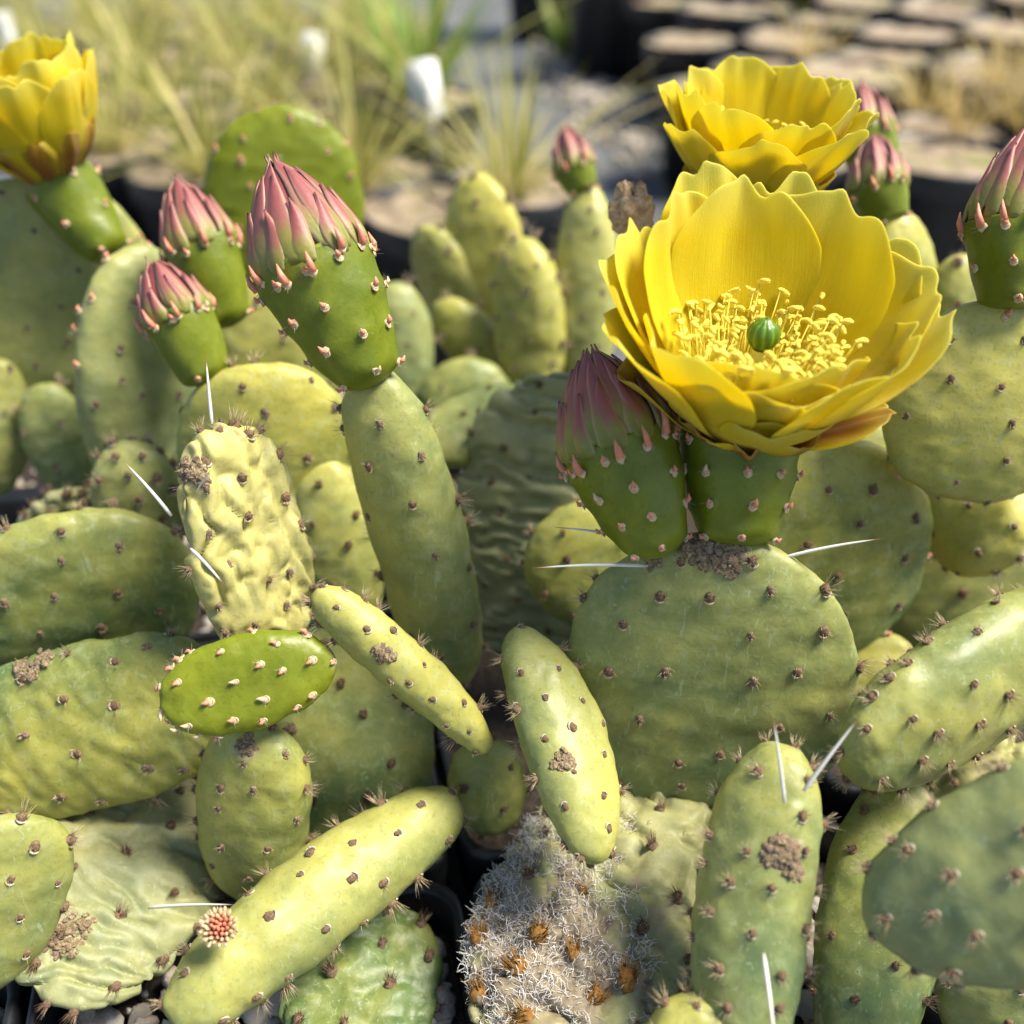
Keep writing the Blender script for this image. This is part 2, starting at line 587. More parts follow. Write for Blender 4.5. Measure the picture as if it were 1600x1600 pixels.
# ------------------------------------------------------------------ areoles (shared small meshes; local Z = out of the skin, Y = towards the pad's tip)
def areole_mesh(kind, seed):
    r = np.random.default_rng(seed)
    mb = MB()
    mm = .001
    def dome(rx, ry, h, mi, rows=3, k=8, z0=-.3):
        V = []
        for i in range(rows):
            ph = (i / rows) * math.pi / 2
            for q in range(k):
                t = 2 * math.pi * q / k
                jit = 1 + r.uniform(-.28, .28)
                V.append((rx * math.cos(ph) * math.cos(t) * jit, ry * math.cos(ph) * math.sin(t) * jit, h * math.sin(ph) + z0 * h * (i == 0)))
        V.append((0, 0, h))
        Fc = [tuple(f) for f in grid_faces(rows, k, True)] + [((rows - 1) * k + q, (rows - 1) * k + (q + 1) % k, rows * k) for q in range(k)]
        mb.add(np.array(V) * mm, Fc, mi)
    def arc(rad, tube, a0, a1, mi, k=7):
        V = []
        for i in range(k):
            a = a0 + (a1 - a0) * i / (k - 1)
            w = tube * (.45 + .75 * math.sin(math.pi * i / (k - 1)))
            for q in range(4):
                t = 2 * math.pi * q / 4
                V.append(((rad + w * math.cos(t)) * math.cos(a), (rad + w * math.cos(t)) * 1.15 * math.sin(a), .22 + w * math.sin(t)))
        mb.add(np.array(V) * mm, [tuple(f) for f in grid_faces(k, 4, True)], mi)
    def bristles(n, l0, l1, spread, up, mi, rad=.055, rr=.5):
        for _ in range(n):
            a = r.uniform(0, 2 * math.pi)
            p = np.array([math.cos(a), math.sin(a), 0]) * rr * math.sqrt(r.random())
            d = nrm([math.cos(a) * spread * r.uniform(.2, 1), math.sin(a) * spread * r.uniform(.2, 1) + up, 1])
            L = r.uniform(l0, l1)
            p[2] = .15
            mb.cone(p * mm, (p + d * L) * mm, rad * mm, mi, 3, .25)
    if kind == 'dot':
        s = r.uniform(.8, 1.05)
        dome(.68 * s, .8 * s, .5, 0)
        a = r.uniform(-2.3, -.9)
        w = r.uniform(.9, 1.7)
        arc(.80 * s, .14, a - w / 2 - .3, a + w / 2 + .3, 2)
        bristles(int(r.integers(3, 8)), .6, 1.5, .9, -.2, 3, .05)
    elif kind == 'tuft':
        dome(.85, .9, .95, 0)
        bristles(int(r.integers(18, 28)), 1.2, 2.9, .8, .15, 1, .055, .75)
        arc(.95, .16, -2.4, -.6, 2)
        bristles(3, 2.2, 3.6, .9, .2, 2, .04)
    elif kind == 'grey':
        s = r.uniform(.8, 1.0)
        dome(.72 * s, .95 * s, .5, 0 if r.random() < .6 else 1, 3, 10)
        bristles(12, .5, 1.3, 1.1, -.25, 2, .06, .8)
        arc(.85 * s, .16, -2.6, -.7, 2 if r.random() < .5 else 1)
    elif kind == 'brown':
        dome(1.25, 1.4, 1.3, 0)
        bristles(34, 1.6, 3.6, .45, .35, 0, .09, .9)
        bristles(6, 2, 4, .7, .2, 1, .06)
    elif kind == 'amber':
        dome(1.5, 1.7, 1.6, 0)
        bristles(40, 1.5, 3.6, .5, .3, 0, .13, 1.1)
    elif kind == 'young':
        dome(.75, .75, .42, 1)
        arc(.70, .15, -2.9, -.2, 1)
        d = nrm([r.uniform(-.5, .5), 1.25, .6])
        L = r.uniform(.7, 1.5)
        q = np.array([0, .1, .15])
        mb.cone(q * mm, (q + d * L) * mm, .52 * mm, 0 if r.random() < .92 else 1, 6, .2, bend=np.array([r.uniform(-.15, .15), -.15, .3]) * mm)
        bristles(int(r.integers(3, 6)), .7, 1.9, 1.1, -.25, 2, .045)
    elif kind == 'leaf':      # long fleshy pink leaf on a bud's rim
        dome(.85, .85, .5, 1)
        d = nrm([r.uniform(-.15, .15), 1.0, .32])
        L = r.uniform(3.2, 5.0)
        q = np.array([0, 0, .3])
        mb.cone(q * mm, (q + d * L) * mm, .78 * mm, 0, 7, .1, bend=np.array([0, -.25, .35]) * mm)
        bristles(5, .8, 2.0, 1.1, -.35, 2, .045)
    mats = {'dot': [M_FELT, M_FELT2, M_RIM, M_BRIST], 'tuft': [M_FELT, M_BRIST, M_RIM, M_BRIST], 'grey': [M_FELT, M_FELT2, M_BRIST],
            'brown': [M_FELT, M_BRIST], 'amber': [M_AMBER], 'young': [M_PINK, M_CREAM, M_RIM], 'leaf': [M_PINK, M_CREAM, M_RIM]}[kind]
    return mb.build('areole', mats)
AREOLE = {k: [areole_mesh(k, 11 * q + len(k)) for q in range(n)] for k, n in (('dot', 9), ('tuft', 7), ('grey', 4), ('brown', 5), ('amber', 4), ('young', 6), ('leaf', 5))}

def frame_matrix(pos, z, y, s):
    z = nrm(z)
    x = nrm(np.cross(y, z))
    y = np.cross(z, x)
    m = Matrix(((x[0] * s, y[0] * s, z[0] * s, pos[0]), (x[1] * s, y[1] * s, z[1] * s, pos[1]), (x[2] * s, y[2] * s, z[2] * s, pos[2]), (0, 0, 0, 1)))
    return m

def place_areoles(parent, items, single, r):
    """items: (kind, pos, normal, up, scale); single -> one object each, else joined as one 'stuff' part"""
    if single:
        pw = np.array(parent['w'])
        for kind, pos, n, up, s in items:
            me = AREOLE[kind][r.integers(len(AREOLE[kind]))]
            o = bpy.data.objects.new('areole', me)
            COL.objects.link(o)
            o.parent = parent
            o.matrix_basis = frame_matrix(pos - pw, n, up, s)
        return
    if not items:
        return
    mats = [M_FELT, M_FELT2, M_RIM, M_BRIST, M_PINK, M_CREAM]
    V, Fc, MI, k = [], [], [], 0
    pw = np.array(parent['w'])
    for kind, pos, n, up, s in items:
        me = AREOLE[kind][r.integers(len(AREOLE[kind]))]
        co = np.zeros(len(me.vertices) * 3)
        me.vertices.foreach_get('co', co)
        m = np.array(frame_matrix(pos - pw, n, up, s))
        V.append(co.reshape(-1, 3) @ m[:3, :3].T + m[:3, 3])
        lut = [mats.index(x) for x in me.materials]
        for p in me.polygons:
            Fc.append([v + k for v in p.vertices])
            MI.append(lut[p.material_index])
        k += len(me.vertices)
    o = link('areoles', mesh('areoles', np.concatenate(V), Fc, mats, mi=MI), parent, pw)
    o['kind'] = 'stuff'

def vert_normals(V, Fq):
    n = np.zeros_like(V)
    fn = np.cross(V[Fq[:, 2]] - V[Fq[:, 0]], V[Fq[:, 3]] - V[Fq[:, 1]])
    for c in range(4):
        np.add.at(n, Fq[:, c], fn)
    return n / np.maximum(np.linalg.norm(n, axis=1, keepdims=True), 1e-12)

PADS = {}
def pad(plant, base, tip, w, th, roll=0, e=2.1, p=1.12, m=2.25, et=2.6, bend=0, sbend=0, wr=0, wtype='net', yel=.35, ygrad=.2, pale=.15,
        mat=None, kind='dot', edge='tuft', sp=86, single=True, res=(92, 64), bumpy=1.0, side=0, tipn=1.0, spots=(), key=None, label=None, name='pad', ascale=1.0, tipden=True):
    """base, tip: (u, v, depth); w, th: apparent full width / thickness in photo pixels at the mean depth; roll in degrees about the long axis"""
    mat = mat or M_SKIN
    b, t = P(*base), P(*tip)
    dm = (base[2] + tip[2]) / 2
    W, T = px(w, dm) / 2, px(th, dm) / 2
    a = t - b
    L = np.linalg.norm(a)
    a = a / L
    vd = nrm(CAM - (b + t) / 2)
    n0 = nrm(vd - a * (vd @ a))
    s0 = np.cross(a, n0)
    cr, sr = math.cos(math.radians(roll)), math.sin(math.radians(roll))
    n_, s_ = n0 * cr + s0 * sr, s0 * cr - n0 * sr
    seed = int(abs(base[0] * 7 + base[1] * 13 + tip[0] * 3)) % 9973
    r = np.random.default_rng(seed)
    R, K = res
    ph = (np.arange(R) + .5) / R * math.pi
    xp = (1 - np.cos(ph)) / 2
    xs = xp ** (1 / p)
    prof = lambda ex: np.maximum(1 - np.abs(2 * xp - 1) ** ex, 0) ** (1 / ex)
    hw = W * prof(e)
    ht = T * prof(et) * (1 - .15 * xs)
    th_ = np.arange(K) / K * 2 * math.pi
    cx = np.sign(np.cos(th_)) * np.abs(np.cos(th_)) ** (2 / m)
    sx = np.sign(np.sin(th_)) * np.abs(np.sin(th_)) ** (2 / m)
    cl = b + np.outer(xs * L, a) + np.outer(bend * L * 4 * xs * (1 - xs), n_) + np.outer(sbend * L * 4 * xs * (1 - xs), s_)
    G = cl[:, None, :] + (hw[:, None] * cx)[..., None] * s_ + (ht[:, None] * sx)[..., None] * n_
    V = np.concatenate([G.reshape(-1, 3), cl[:1] - a * L * .0005, cl[-1:] + a * L * .0005])
    V[-2], V[-1] = b, t
    Fq = grid_faces(R, K, True)[:, ::-1]
    nr = vert_normals(V, Fq)
    nr[-2], nr[-1] = -a, a
    tt = np.concatenate([np.repeat(xs, K), [0, 1]])
    uu = np.concatenate([np.tile(cx, R), [0, 0]])
    loc = V - b
    disp = .0006 * bumpy * fbm(loc * 95, seed, 2) + .00025 * bumpy * fbm(loc * 300, seed + 5, 2)
    if wr:
        lc = np.stack([loc @ s_, loc @ a, loc @ n_], 1)
        wp = lc + .004 * np.stack([fbm(lc * 90, seed + 1, 2), fbm(lc * 90, seed + 2, 2), fbm(lc * 90, seed + 3, 2)], 1)
        if wtype == 'cross':
            f = 1 - np.abs(fbm(wp * np.array([45, 230, 60]), seed + 9, 2))
        elif wtype == 'diag':
            q = np.stack([wp[:, 0] * .8 + wp[:, 1] * .6, wp[:, 1] * .8 - wp[:, 0] * .6, wp[:, 2]], 1)
            f = 1 - np.abs(fbm(q * np.array([45, 190, 60]), seed + 9, 2))
        elif wtype == 'long':
            f = 1 - np.abs(fbm(wp * np.array([210, 60, 90]), seed + 9, 2))
        else:
            f = 1 - np.abs(fbm(wp * np.array([150, 120, 120]), seed + 9, 2))
        disp = disp - wr * np.clip(f - .42, 0, 1) ** 1.5 * .0075
    V = V + nr * disp[:, None]
    # areole lattice: staggered rows, even along the girth
    spm = px(sp, dm)
    items_idx = []
    arcl = np.concatenate([[0], np.cumsum(np.hypot(np.diff(xs * L), np.diff(np.maximum(hw, ht))))])
    nrow = max(3, int(round(arcl[-1] / (spm * .80))))
    for q in range(1, nrow + 1):
        s_at = (q - .35) / nrow * arcl[-1]
        i = int(np.argmin(np.abs(arcl - s_at)))
        ring = G[i]
        seg = np.linalg.norm(np.roll(ring, -1, 0) - ring, axis=1)
        per = seg.sum()
        na = max(1, int(round(per / spm)))
        cum = np.cumsum(seg) - seg
        off = (q % 2) * .5 + r.uniform(-.12, .12)
        for z in range(na):
            target = ((z + off + r.uniform(-.2, .2)) % na) / na * per
            j = int(np.argmin(np.abs(cum - target)))
            ii = int(np.clip(i + r.integers(-2, 3), 0, R - 1))
            if r.random() < .06:
                continue
            items_idx.append((ii * K + j, False))
    if tipden:                      # the margin near the tip is set closer
        for q in range(int(L / spm * tipn)):
            i = int(R * r.uniform(.66, .97))
            j = int(r.choice([0, K // 2])) + int(r.integers(-1, 2))
            items_idx.append((i * K + j % K, True))
    keep = []
    for vi, tipf in items_idx:
        if all(np.linalg.norm(V[vi] - V[w_]) > spm * ((.38 if tipn == 1 else .27) if tipf else .5) for w_, _ in keep):
            keep.append((vi, tipf))
    for vi, _ in keep:
        dd = np.linalg.norm(V - V[vi], axis=1)
        V = V + nr * (.00042 * np.exp(-(dd / .0024) ** 2) - .0003 * np.exp(-(dd / .0011) ** 2))[:, None]
    nr = vert_normals(V, Fq)
    nr[-2], nr[-1] = -a, a
    yv = yel + (.10 if mat is M_SKIN else .03) + ygrad * (tt - .5) * 2 + side * uu * .5 + .12 * r.normal()  # pad's own yellow, plus lit tops and flanks painted in as yellow
    cork = np.zeros(len(V))
    for (su, sv, srad, amp) in spots:      # corky scars given by pixel
        rel = V - CAM
        dz = rel @ FWD
        pu, pv = 800 + F_PX * (rel @ RGT) / dz, 800 - F_PX * (rel @ UPV) / dz
        dd = np.hypot(pu - su, pv - sv) / srad
        dd = dd + .5 * fbm(V * 220, seed + 31, 3)
        facing = np.einsum('ij,ij->i', nr, nrm(CAM - b)[None]) > -.1
        cork = np.maximum(cork, np.clip((1.1 - dd) * 2.5, 0, 1) * amp * facing)
    V = V + nr * (cork * .0007 * (fbm(V * 900, seed + 8, 3) + .4))[:, None]
    # short callus collar at the foot
    cork = np.maximum(cork, np.clip(1 - tt / .035, 0, 1) * .6)
    attr = np.stack([np.clip(yv, 0, 1), cork, np.full(len(V), np.clip(pale + .1 * r.normal(), 0, 1)), np.ones(len(V))], 1)
    faces = [tuple(f) for f in Fq]
    faces += [(len(V) - 2, j, (j + 1) % K) for j in range(K)]
    o0 = (R - 1) * K
    faces += [(len(V) - 1, o0 + (j + 1) % K, o0 + j) for j in range(K)]
    o = link(name, mesh(name, V - b, faces, mat, attr=attr), plant, b)
    if label:
        o['label'] = label
    items = []
    for vi, tipf in keep:
        n = nr[vi]
        f = n @ nrm(CAM - V[vi])
        if f < -.5 or (cork[vi] > .8 and kind != 'brown'):
            continue
        up = nrm(a + .15 * r.normal(size=3))
        margin = abs(uu[vi]) > .93 or tt[vi] > .93
        k_ = edge if (margin and W > T * 1.15) or f < .28 else kind
        if kind == 'brown' and cork[vi] > .6:
            k_ = 'amber'
        items.append((k_, V[vi], n, up, r.uniform(.95, 1.45) * ascale * {'brown': .9, 'young': 1.25, 'tuft': 1.25}.get(k_, 1.3)))
    place_areoles(o, items, single, r)
    PADS[key or name + str(len(PADS))] = (o, V, nr)
    return o

def spine(parent, a, b, rad=.00048, sag=.0006):
    p, q = P(*a), P(*b)
    k, n = 6, 10
    ax = nrm(q - p)
    x = nrm(np.cross(ax, [.2, .3, .9]))
    y = np.cross(ax, x)
    V, uv = [], []
    for i in range(n):
        t = i / (n - 1)
        c = p + (q - p) * t + np.array([0, 0, sag * 4 * t * (1 - t)])
        r = rad * (1 - t ** 2.2 * .9) * (.8 if i == 0 else 1)
        for j in range(k):
            an = 2 * math.pi * j / k
            V.append(c + r * (x * math.cos(an) + y * math.sin(an)) - p)
            uv.append((j / k, t))
    V.append(q - p + ax * .0004)
    uv.append((0, 1))
    Fc = [tuple(f) for f in grid_faces(n, k, True)] + [((n - 1) * k + j, (n - 1) * k + (j + 1) % k, n * k) for j in range(k)]
    return link('spine', mesh('spine', V, Fc, M_SPINE, uv=uv), parent, p)

# ------------------------------------------------------------------ buds, fruits and flowers
def lathe(base, axis, L, prof, xs, K, s_, n_, flat=1.0):
    th_ = np.arange(K) / K * 2 * math.pi
    G = (np.outer(xs * L, axis)[:, None, :] + (prof[:, None] * np.cos(th_))[..., None] * s_ + (prof[:, None] * np.sin(th_))[..., None] * n_ * flat)
    return G

def receptacle(plant, base, top, w0, w1, name, single=True, kind='young', yel=.3, sp=80, leaf_ring=0, seed=1, ascale=1.0, extra=None):
    """green obconical flower base: w0 foot, w1 rim widths in px"""
    b, t = P(*base), P(*top)
    dm = (base[2] + top[2]) / 2
    a = nrm(t - b)
    L = np.linalg.norm(t - b)
    vd = nrm(CAM - b)
    n_ = nrm(vd - a * (vd @ a))
    s_ = np.cross(a, n_)
    r = np.random.default_rng(seed)
    R, K = 40, 44
    xs = np.linspace(0, 1, R)
    r0, r1 = px(w0, dm) / 2, px(w1, dm) / 2
    f = np.sqrt(np.clip(xs / .16, 0, 1) * (2 - np.clip(xs / .16, 0, 1)))
    pr = f * (r0 + (r1 - r0) * np.sin(xs * math.pi / 2 * .95) ** .9)
    G = lathe(b, a, L, pr, xs, K, s_, n_, .92)
    V = G.reshape(-1, 3)
    Fq = grid_faces(R, K, True)[:, ::-1]
    nr = vert_normals(V, Fq)
    V = V + nr * (.0005 * fbm(V * 110, seed, 2))[:, None]
    items_i = []
    nrow = max(2, int(round(L / px(sp, dm) / .8)))
    for q in range(nrow):
        i = int(R * (.10 + .80 * q / max(1, nrow - 1) * .95))
        na = max(3, int(round(2 * math.pi * pr[i] / px(sp, dm))))
        for z in range(na):
            j = int(round((z + (q % 2) * .5 + r.uniform(-.15, .15)) / na * K)) % K
            items_i.append(i * K + j)
    for vi in items_i:
        dd = np.linalg.norm(V - V[vi], axis=1)
        V = V + nr * (.0006 * np.exp(-(dd / .0022) ** 2))[:, None]
    nr = vert_normals(V, Fq)
    attr = np.stack([np.full(len(V), yel), np.zeros(len(V)), np.full(len(V), .05), np.ones(len(V))], 1)
    faces = [tuple(x) for x in Fq] + [tuple(range(K)), tuple(reversed(range((R - 1) * K, R * K)))]
    o = link(name, mesh(name, V, faces, M_YOUNG, attr=attr), plant, b)
    items = []
    for vi in items_i:
        if nr[vi] @ vd > -.45:
            items.append((kind, V[vi] + b, nr[vi], a + .2 * r.normal(size=3) * .5, r.uniform(1.15, 1.5) * ascale))
    for z in range(leaf_ring):
        an = 2 * math.pi * (z + r.uniform(-.2, .2)) / leaf_ring
        d = s_ * math.cos(an) + n_ * math.sin(an)
        if d @ vd > -.6:
            items.append(('leaf', b + a * L * r.uniform(.84, .95) + d * pr[-1] * .985, nrm(d + .15 * a), a, r.uniform(1.1, 1.5) * ascale))
    place_areoles(o, items, single, r)
    return o, a, s_, n_, L, r0, r1, b, t

def strip_scale(o, b, a, s_, n_, an, x0, x1, radf, wmax, lift, seed, name='scale', thick=True):
    """a leaf-shaped scale lying on the bud's cone; x in metres along the axis"""
    r = np.random.default_rng(seed)
    n, k = 14, 9
    V, uv = [], []
    for i in range(n):
        t = i / (n - 1)
        x = x0 + (x1 - x0) * t
        wd = wmax * (np.clip(.55 + t / .25 * .45, .35, 1) * (1 - t ** 1.7) ** .9 + .012)
        for j in range(k):
            u = j / (k - 1) * 2 - 1
            rad = radf(x) + lift * (1 - .6 * u * u) * min(1, 3 * t) + lift * 1.2 * t ** 4 + .0004 * (1 - u * u) * (1 - t)
            th = an + u * wd / max(rad, .0022)
            th += .05 * math.sin(seed + t * 5)
            V.append(a * x + (s_ * math.cos(th) + n_ * .92 * math.sin(th)) * rad)
            uv.append((j / (k - 1), t))
    me = mesh(name, V, grid_faces(n, k)[:, ::-1], M_SCALE, uv=uv)
    c = link(name, me, o, b)
    md = c.modifiers.new('thickness', 'SOLIDIFY')
    md.thickness = .0004
    md.offset = -1
    return c

def bud(plant, base, rim, tip, w0, w1, single=True, seed=1, ascale=1.0, sp=80, nsc=(9, 8, 5), leaf_ring=11, yel=.3):
    o, a, s_, n_, L, r0, r1, b, t = receptacle(plant, base, rim, w0, w1, 'flower_bud', single, 'young', yel, sp, leaf_ring, seed, ascale)
    q = P(*tip)
    t = t - a * r1 * .10
    a2 = nrm(q - t)
    H = np.linalg.norm(q - t)
    s2 = nrm(s_ - a2 * (s_ @ a2))
    n2 = np.cross(a2, s2) * -1
    if n2 @ n_ < 0:
        n2 = -n2
    rr = np.random.default_rng(seed + 50)
    radf = lambda x: r1 * .965 * (max(1 - min(x / H, 1) ** 1.5, .012) ** .78 if x > 0 else 1 + x / H * .22) + .0003
    # inner dome so that no gap shows between the scales
    R, K = 16, 24
    xs = np.linspace(-.12, .96, R)
    pr = np.array([radf(x * H) * .95 for x in xs])
    G = lathe(t, a2, H, pr, xs, K, s2, n2, .92).reshape(-1, 3)
    uv = np.stack([np.full(R * K, .5), np.repeat(xs * 1.1 + .12, K)], 1)
    link('inner_petals', mesh('inner_petals', G, [tuple(f) for f in grid_faces(R, K, True)[:, ::-1]] + [tuple(reversed(range((R - 1) * K, R * K)))], M_SCALE, uv=uv), o, t)
    k = 0
    for ring, (cnt, f0, f1, wd, lf) in enumerate(((nsc[0] + 1, -.06, .64, .19, .0010), (nsc[1], -.02, .90, .26, .0008), (nsc[2], .05, 1.06, .36, .0004))):
        for z in range(cnt):
            an = 2 * math.pi * (z + .5 * (ring % 2) + rr.uniform(-.13, .13)) / cnt
            strip_scale(o, t, a2, s2, n2, an, f0 * H, H * (f1 + rr.uniform(-.08, .06)), radf, r1 * wd * 1.15, lf, seed * 31 + k)
            k += 1
    return o

def petal_mesh(name, base, axis, az_dir, tan_dir, L, e0, e1, W, cup, mat, seed, r0=.005, z0=0.0, ruff=.0012, nu=19, ns=26, mucro=.035, twist=0.0, base_w=.30):
    r = np.random.default_rng(seed)
    us = np.linspace(-1, 1, nu)
    V, uv = [], []
    notch = r.uniform(-.4, .4)
    for i in range(ns):
        s = i / (ns - 1)
        for u in us:
            smax = 1 - .20 * abs(u) ** 3.6 - .05 * u * u + .035 * vnoise(np.array([u * 4.3 + seed, seed * .7, 0]), 5) + mucro * math.exp(-((u - .05 * notch) / .07) ** 2)
            smax -= .05 * math.exp(-((u - notch) / .12) ** 2)
            ss = s * smax
            # integrate the midline in closed form along a linearly changing slope
            de = (e1 - e0)
            if abs(de) < 1e-3:
                rr, zz = math.cos(e0) * ss * L, math.sin(e0) * ss * L
            else:
                rr = L / de * (math.sin(e0 + de * ss) - math.sin(e0))
                zz = -L / de * (math.cos(e0 + de * ss) - math.cos(e0))
            ee = e0 + de * ss
            g = min(ss / .62, 1.0)
            hw = W / 2 * (base_w + (1 - base_w) * (g * g * (3 - 2 * g))) * (1 - .16 * (max(0, ss - .62) / .38) ** 2)
            Nn = -math.sin(ee) * az_dir + math.cos(ee) * axis
            side = tan_dir * (u * hw)
            rf = ruff * (.25 + ss ** 2) * (math.sin(u * 4.2 + seed) * .7 + vnoise(np.array([u * 2.5, ss * 3, seed * 1.3]), 3))
            fold = -.0007 * math.exp(-(u / .12) ** 2) * ss + .00035 * math.sin(u * 13 + seed * 1.7 + ss * 2) * ss * (1 - ss * .3)
            fold += .0009 * ss ** 3 * vnoise(np.array([u * 5.5, ss * 4.0, seed * 2.1]), 9)
            off = cup * hw * (u * u) + rf + fold
            tw = twist * ss * u * hw
            p = base + az_dir * (r0 + rr) + axis * (z0 + zz) + side + Nn * (off + tw)
            V.append(p)
            uv.append(((u + 1) / 2, ss))
    return mesh(name, np.array(V) - base, grid_faces(ns, nu), mat, uv=uv)

def flower(plant, base, axis, specs, scale=1.0, stamens=0, single=True, seed=3, stam_r=.0185, stam_h=.015, pist=True, pz=1.0):
    """specs: (azimuth deg: 0 right, 90 away from the camera; length cm, e0, e1 deg, width cm, cup, striped)"""
    b = P(*base)
    axis = nrm(axis)
    xr = nrm(RGT - axis * (RGT @ axis))
    yb = np.cross(axis, xr)
    o = link('flower', None, plant, b)
    for k, (az, L, e0, e1, W, cup, red) in enumerate(specs):
        t = math.radians(az)
        d = xr * math.cos(t) + yb * math.sin(t)
        tn = -xr * math.sin(t) + yb * math.cos(t)
        me = petal_mesh('petal', b, axis, d, tn, L * .01 * scale, math.radians(e0), math.radians(e1), W * .01 * scale, cup, M_TEPAL if red else M_PETAL,
                        seed * 37 + k, r0=.0052 * scale, z0=(-.001 if red else .001 * (k % 3)), ruff=.0013 * scale, nu=19 if single else 11, ns=26 if single else 14)
        c = link('petal', me, o, b)
        md = c.modifiers.new('thickness', 'SOLIDIFY')
        md.thickness = .00028
        if single:
            md = c.modifiers.new('smooth', 'SUBSURF')
            md.levels = md.render_levels = 1
    # cup floor
    K, R = 24, 6
    xs = np.linspace(0, 1, R)
    V = [b * 0 + axis * (.0012 + .004 * x * x) + (xr * math.cos(2 * math.pi * j / K) + yb * math.sin(2 * math.pi * j / K)) * (.0005 + .0075 * x) for x in xs for j in range(K)]
    link('receptacle_floor', mesh('receptacle_floor', np.array(V) * scale, grid_faces(R, K, True), M_PETAL, uv=np.full((R * K, 2), .2)), o, b)
    r = np.random.default_rng(seed + 9)
    if pist:
        # style and stigma
        V, uv = [], []
        for z, q in ((.0, .0016), (.004, .0021), (.010, .0020), (.016, .0017), (.0195, .0019)):
            for j in range(14):
                an = 2 * math.pi * j / 14
                V.append((axis * z * pz + (xr * math.cos(an) + yb * math.sin(an)) * q) * scale)
        st = link('pistil', mesh('pistil', V, grid_faces(5, 14, True), M_STYLE), o, b)
        V, uv = [], []
        K, R = 64, 18
        for i in range(R):
            ph = math.pi * (i + .3) / (R - .4)
            for j in range(K):
                an = 2 * math.pi * j / K
                lobe = abs(math.cos(an * 4.5))
                rad = .0037 * math.sin(ph) ** .85 * (.84 + .18 * lobe ** .5)
                V.append((axis * (.0222 * pz - .0035 * math.cos(ph) + (.0005 if i > R - 3 else 0)) + (xr * math.cos(an) + yb * math.sin(an)) * rad) * scale)
                uv.append((1 - lobe ** .6 * .9 if 3 < i else .3, i / R))
        link('stigma', mesh('stigma', V, grid_faces(R, K, True), M_STIGMA, uv=uv), st, b)
    if stamens:
        variants = []
        for q in range(10):
            mb = MB()
            rq = np.random.default_rng(900 + q)
            H = .0195 + .004 * rq.random()
            bx = rq.uniform(-.0012, .0012, 2)
            mb.cone((0, 0, 0), (bx[0], bx[1], H), .0002, 0, 5, .8, bend=rq.uniform(-.0016, .0016, 3) * np.array([1, 1, 0]))
            # curled anther
            n, k = 7, 6
            V = []
            curl = rq.uniform(-1.6, 1.6)
            dirn = rq.uniform(0, 6.28)
            c = np.array([bx[0], bx[1], H])
            c = c - np.array([math.cos(dirn), math.sin(dirn), 0]) * .0008
            for i in range(n):
                t = i / (n - 1)
                an = dirn + curl * (t - .5)
                d = np.array([math.cos(an), math.sin(an), .5 * math.sin(3 * t + q)])
                c = c + nrm(d) * .00038
                sd = nrm(np.cross(d, [0, 0, 1]))
                up = np.cross(sd, nrm(d))
                rad = .00052 * math.sin(math.pi * (t * .86 + .07)) ** .5
                for j in range(k):
                    a2 = 2 * math.pi * j / k
                    V.append(c + rad * (sd * math.cos(a2) + up * math.sin(a2)) * (1 + rq.uniform(-.12, .12)))
            mb.add(V, [tuple(f) for f in grid_faces(n, k, True)] + [tuple(range(k)), tuple(reversed(range((n - 1) * k, n * k)))], 1)
            variants.append(mb.build('stamen', [M_FILAM, M_ANTHER]))
        for q in range(stamens):
            an = r.uniform(0, 2 * math.pi)
            rad = stam_r * math.sqrt(r.uniform(.10, 1)) * scale
            d = xr * math.cos(an) + yb * math.sin(an)
            root = d * (.004 + rad * .30) + axis * .003
            topz = stam_h + .004 * (rad / stam_r) ** 2 + r.uniform(-.003, .002)
            tp = d * rad + axis * topz * scale
            c = bpy.data.objects.new('stamen', variants[r.integers(10)])
            COL.objects.link(c)
            c.parent = o
            v = tp - root
            c.matrix_basis = frame_matrix(root, nrm(v), nrm(np.cross(v, r.normal(size=3))), np.linalg.norm(v) / .0215)
    return o

# ------------------------------------------------------------------ the cacti
GRP = 'potted prickly pears'
def cactus(i, j, label):
    c = pot_center(i, j)
    c[2] = SOIL_Z - .004
    return thing('prickly_pear', c, label, 'cactus', GRP)

def scar(key, marks, seed=1):
    """raised corky lumps on a pad's skin; marks: (u, v, radius px, lump count)"""
    o, V, nr = PADS[key]
    rel = V - CAM
    dz = rel @ FWD
    pu, pv = 800 + F_PX * (rel @ RGT) / dz, 800 - F_PX * (rel @ UPV) / dz
    fac = np.einsum('ij,ij->i', nr, CAM - V) > 0
    r = np.random.default_rng(seed)
    b = np.array(o['w'])
    mb = MB()
    for (u, v, rad, n) in marks:
        for _ in range(n * 3):
            a, q = r.uniform(0, 6.283), rad * math.sqrt(r.random())
            uu, vv = u + q * math.cos(a), v + q * math.sin(a) * .8
            i = int(np.argmin(np.hypot(pu - uu, pv - vv) + 1e4 * ~fac))
            s = r.uniform(.00035, .0015)
            W, Fc = PEBS[r.integers(10)]
            W = W * s @ rand_rot(r).T
            W = W - np.outer(W @ nr[i], nr[i]) * .72
            mb.add(W + V[i] - b + r.normal(size=3) * .00025, [tuple(f) for f in Fc], 0 if r.random() < .7 else 1)
            if r.random() < .5:
                p = V[i] - b
                mb.cone(p, p + nrm(nr[i] + r.normal(size=3) * .7) * r.uniform(.0008, .002), .00007, 2, 3, .3)
    link('scar', mb.build('scar', [M_SCAR, M_FELT2, M_BRIST]), o, b)

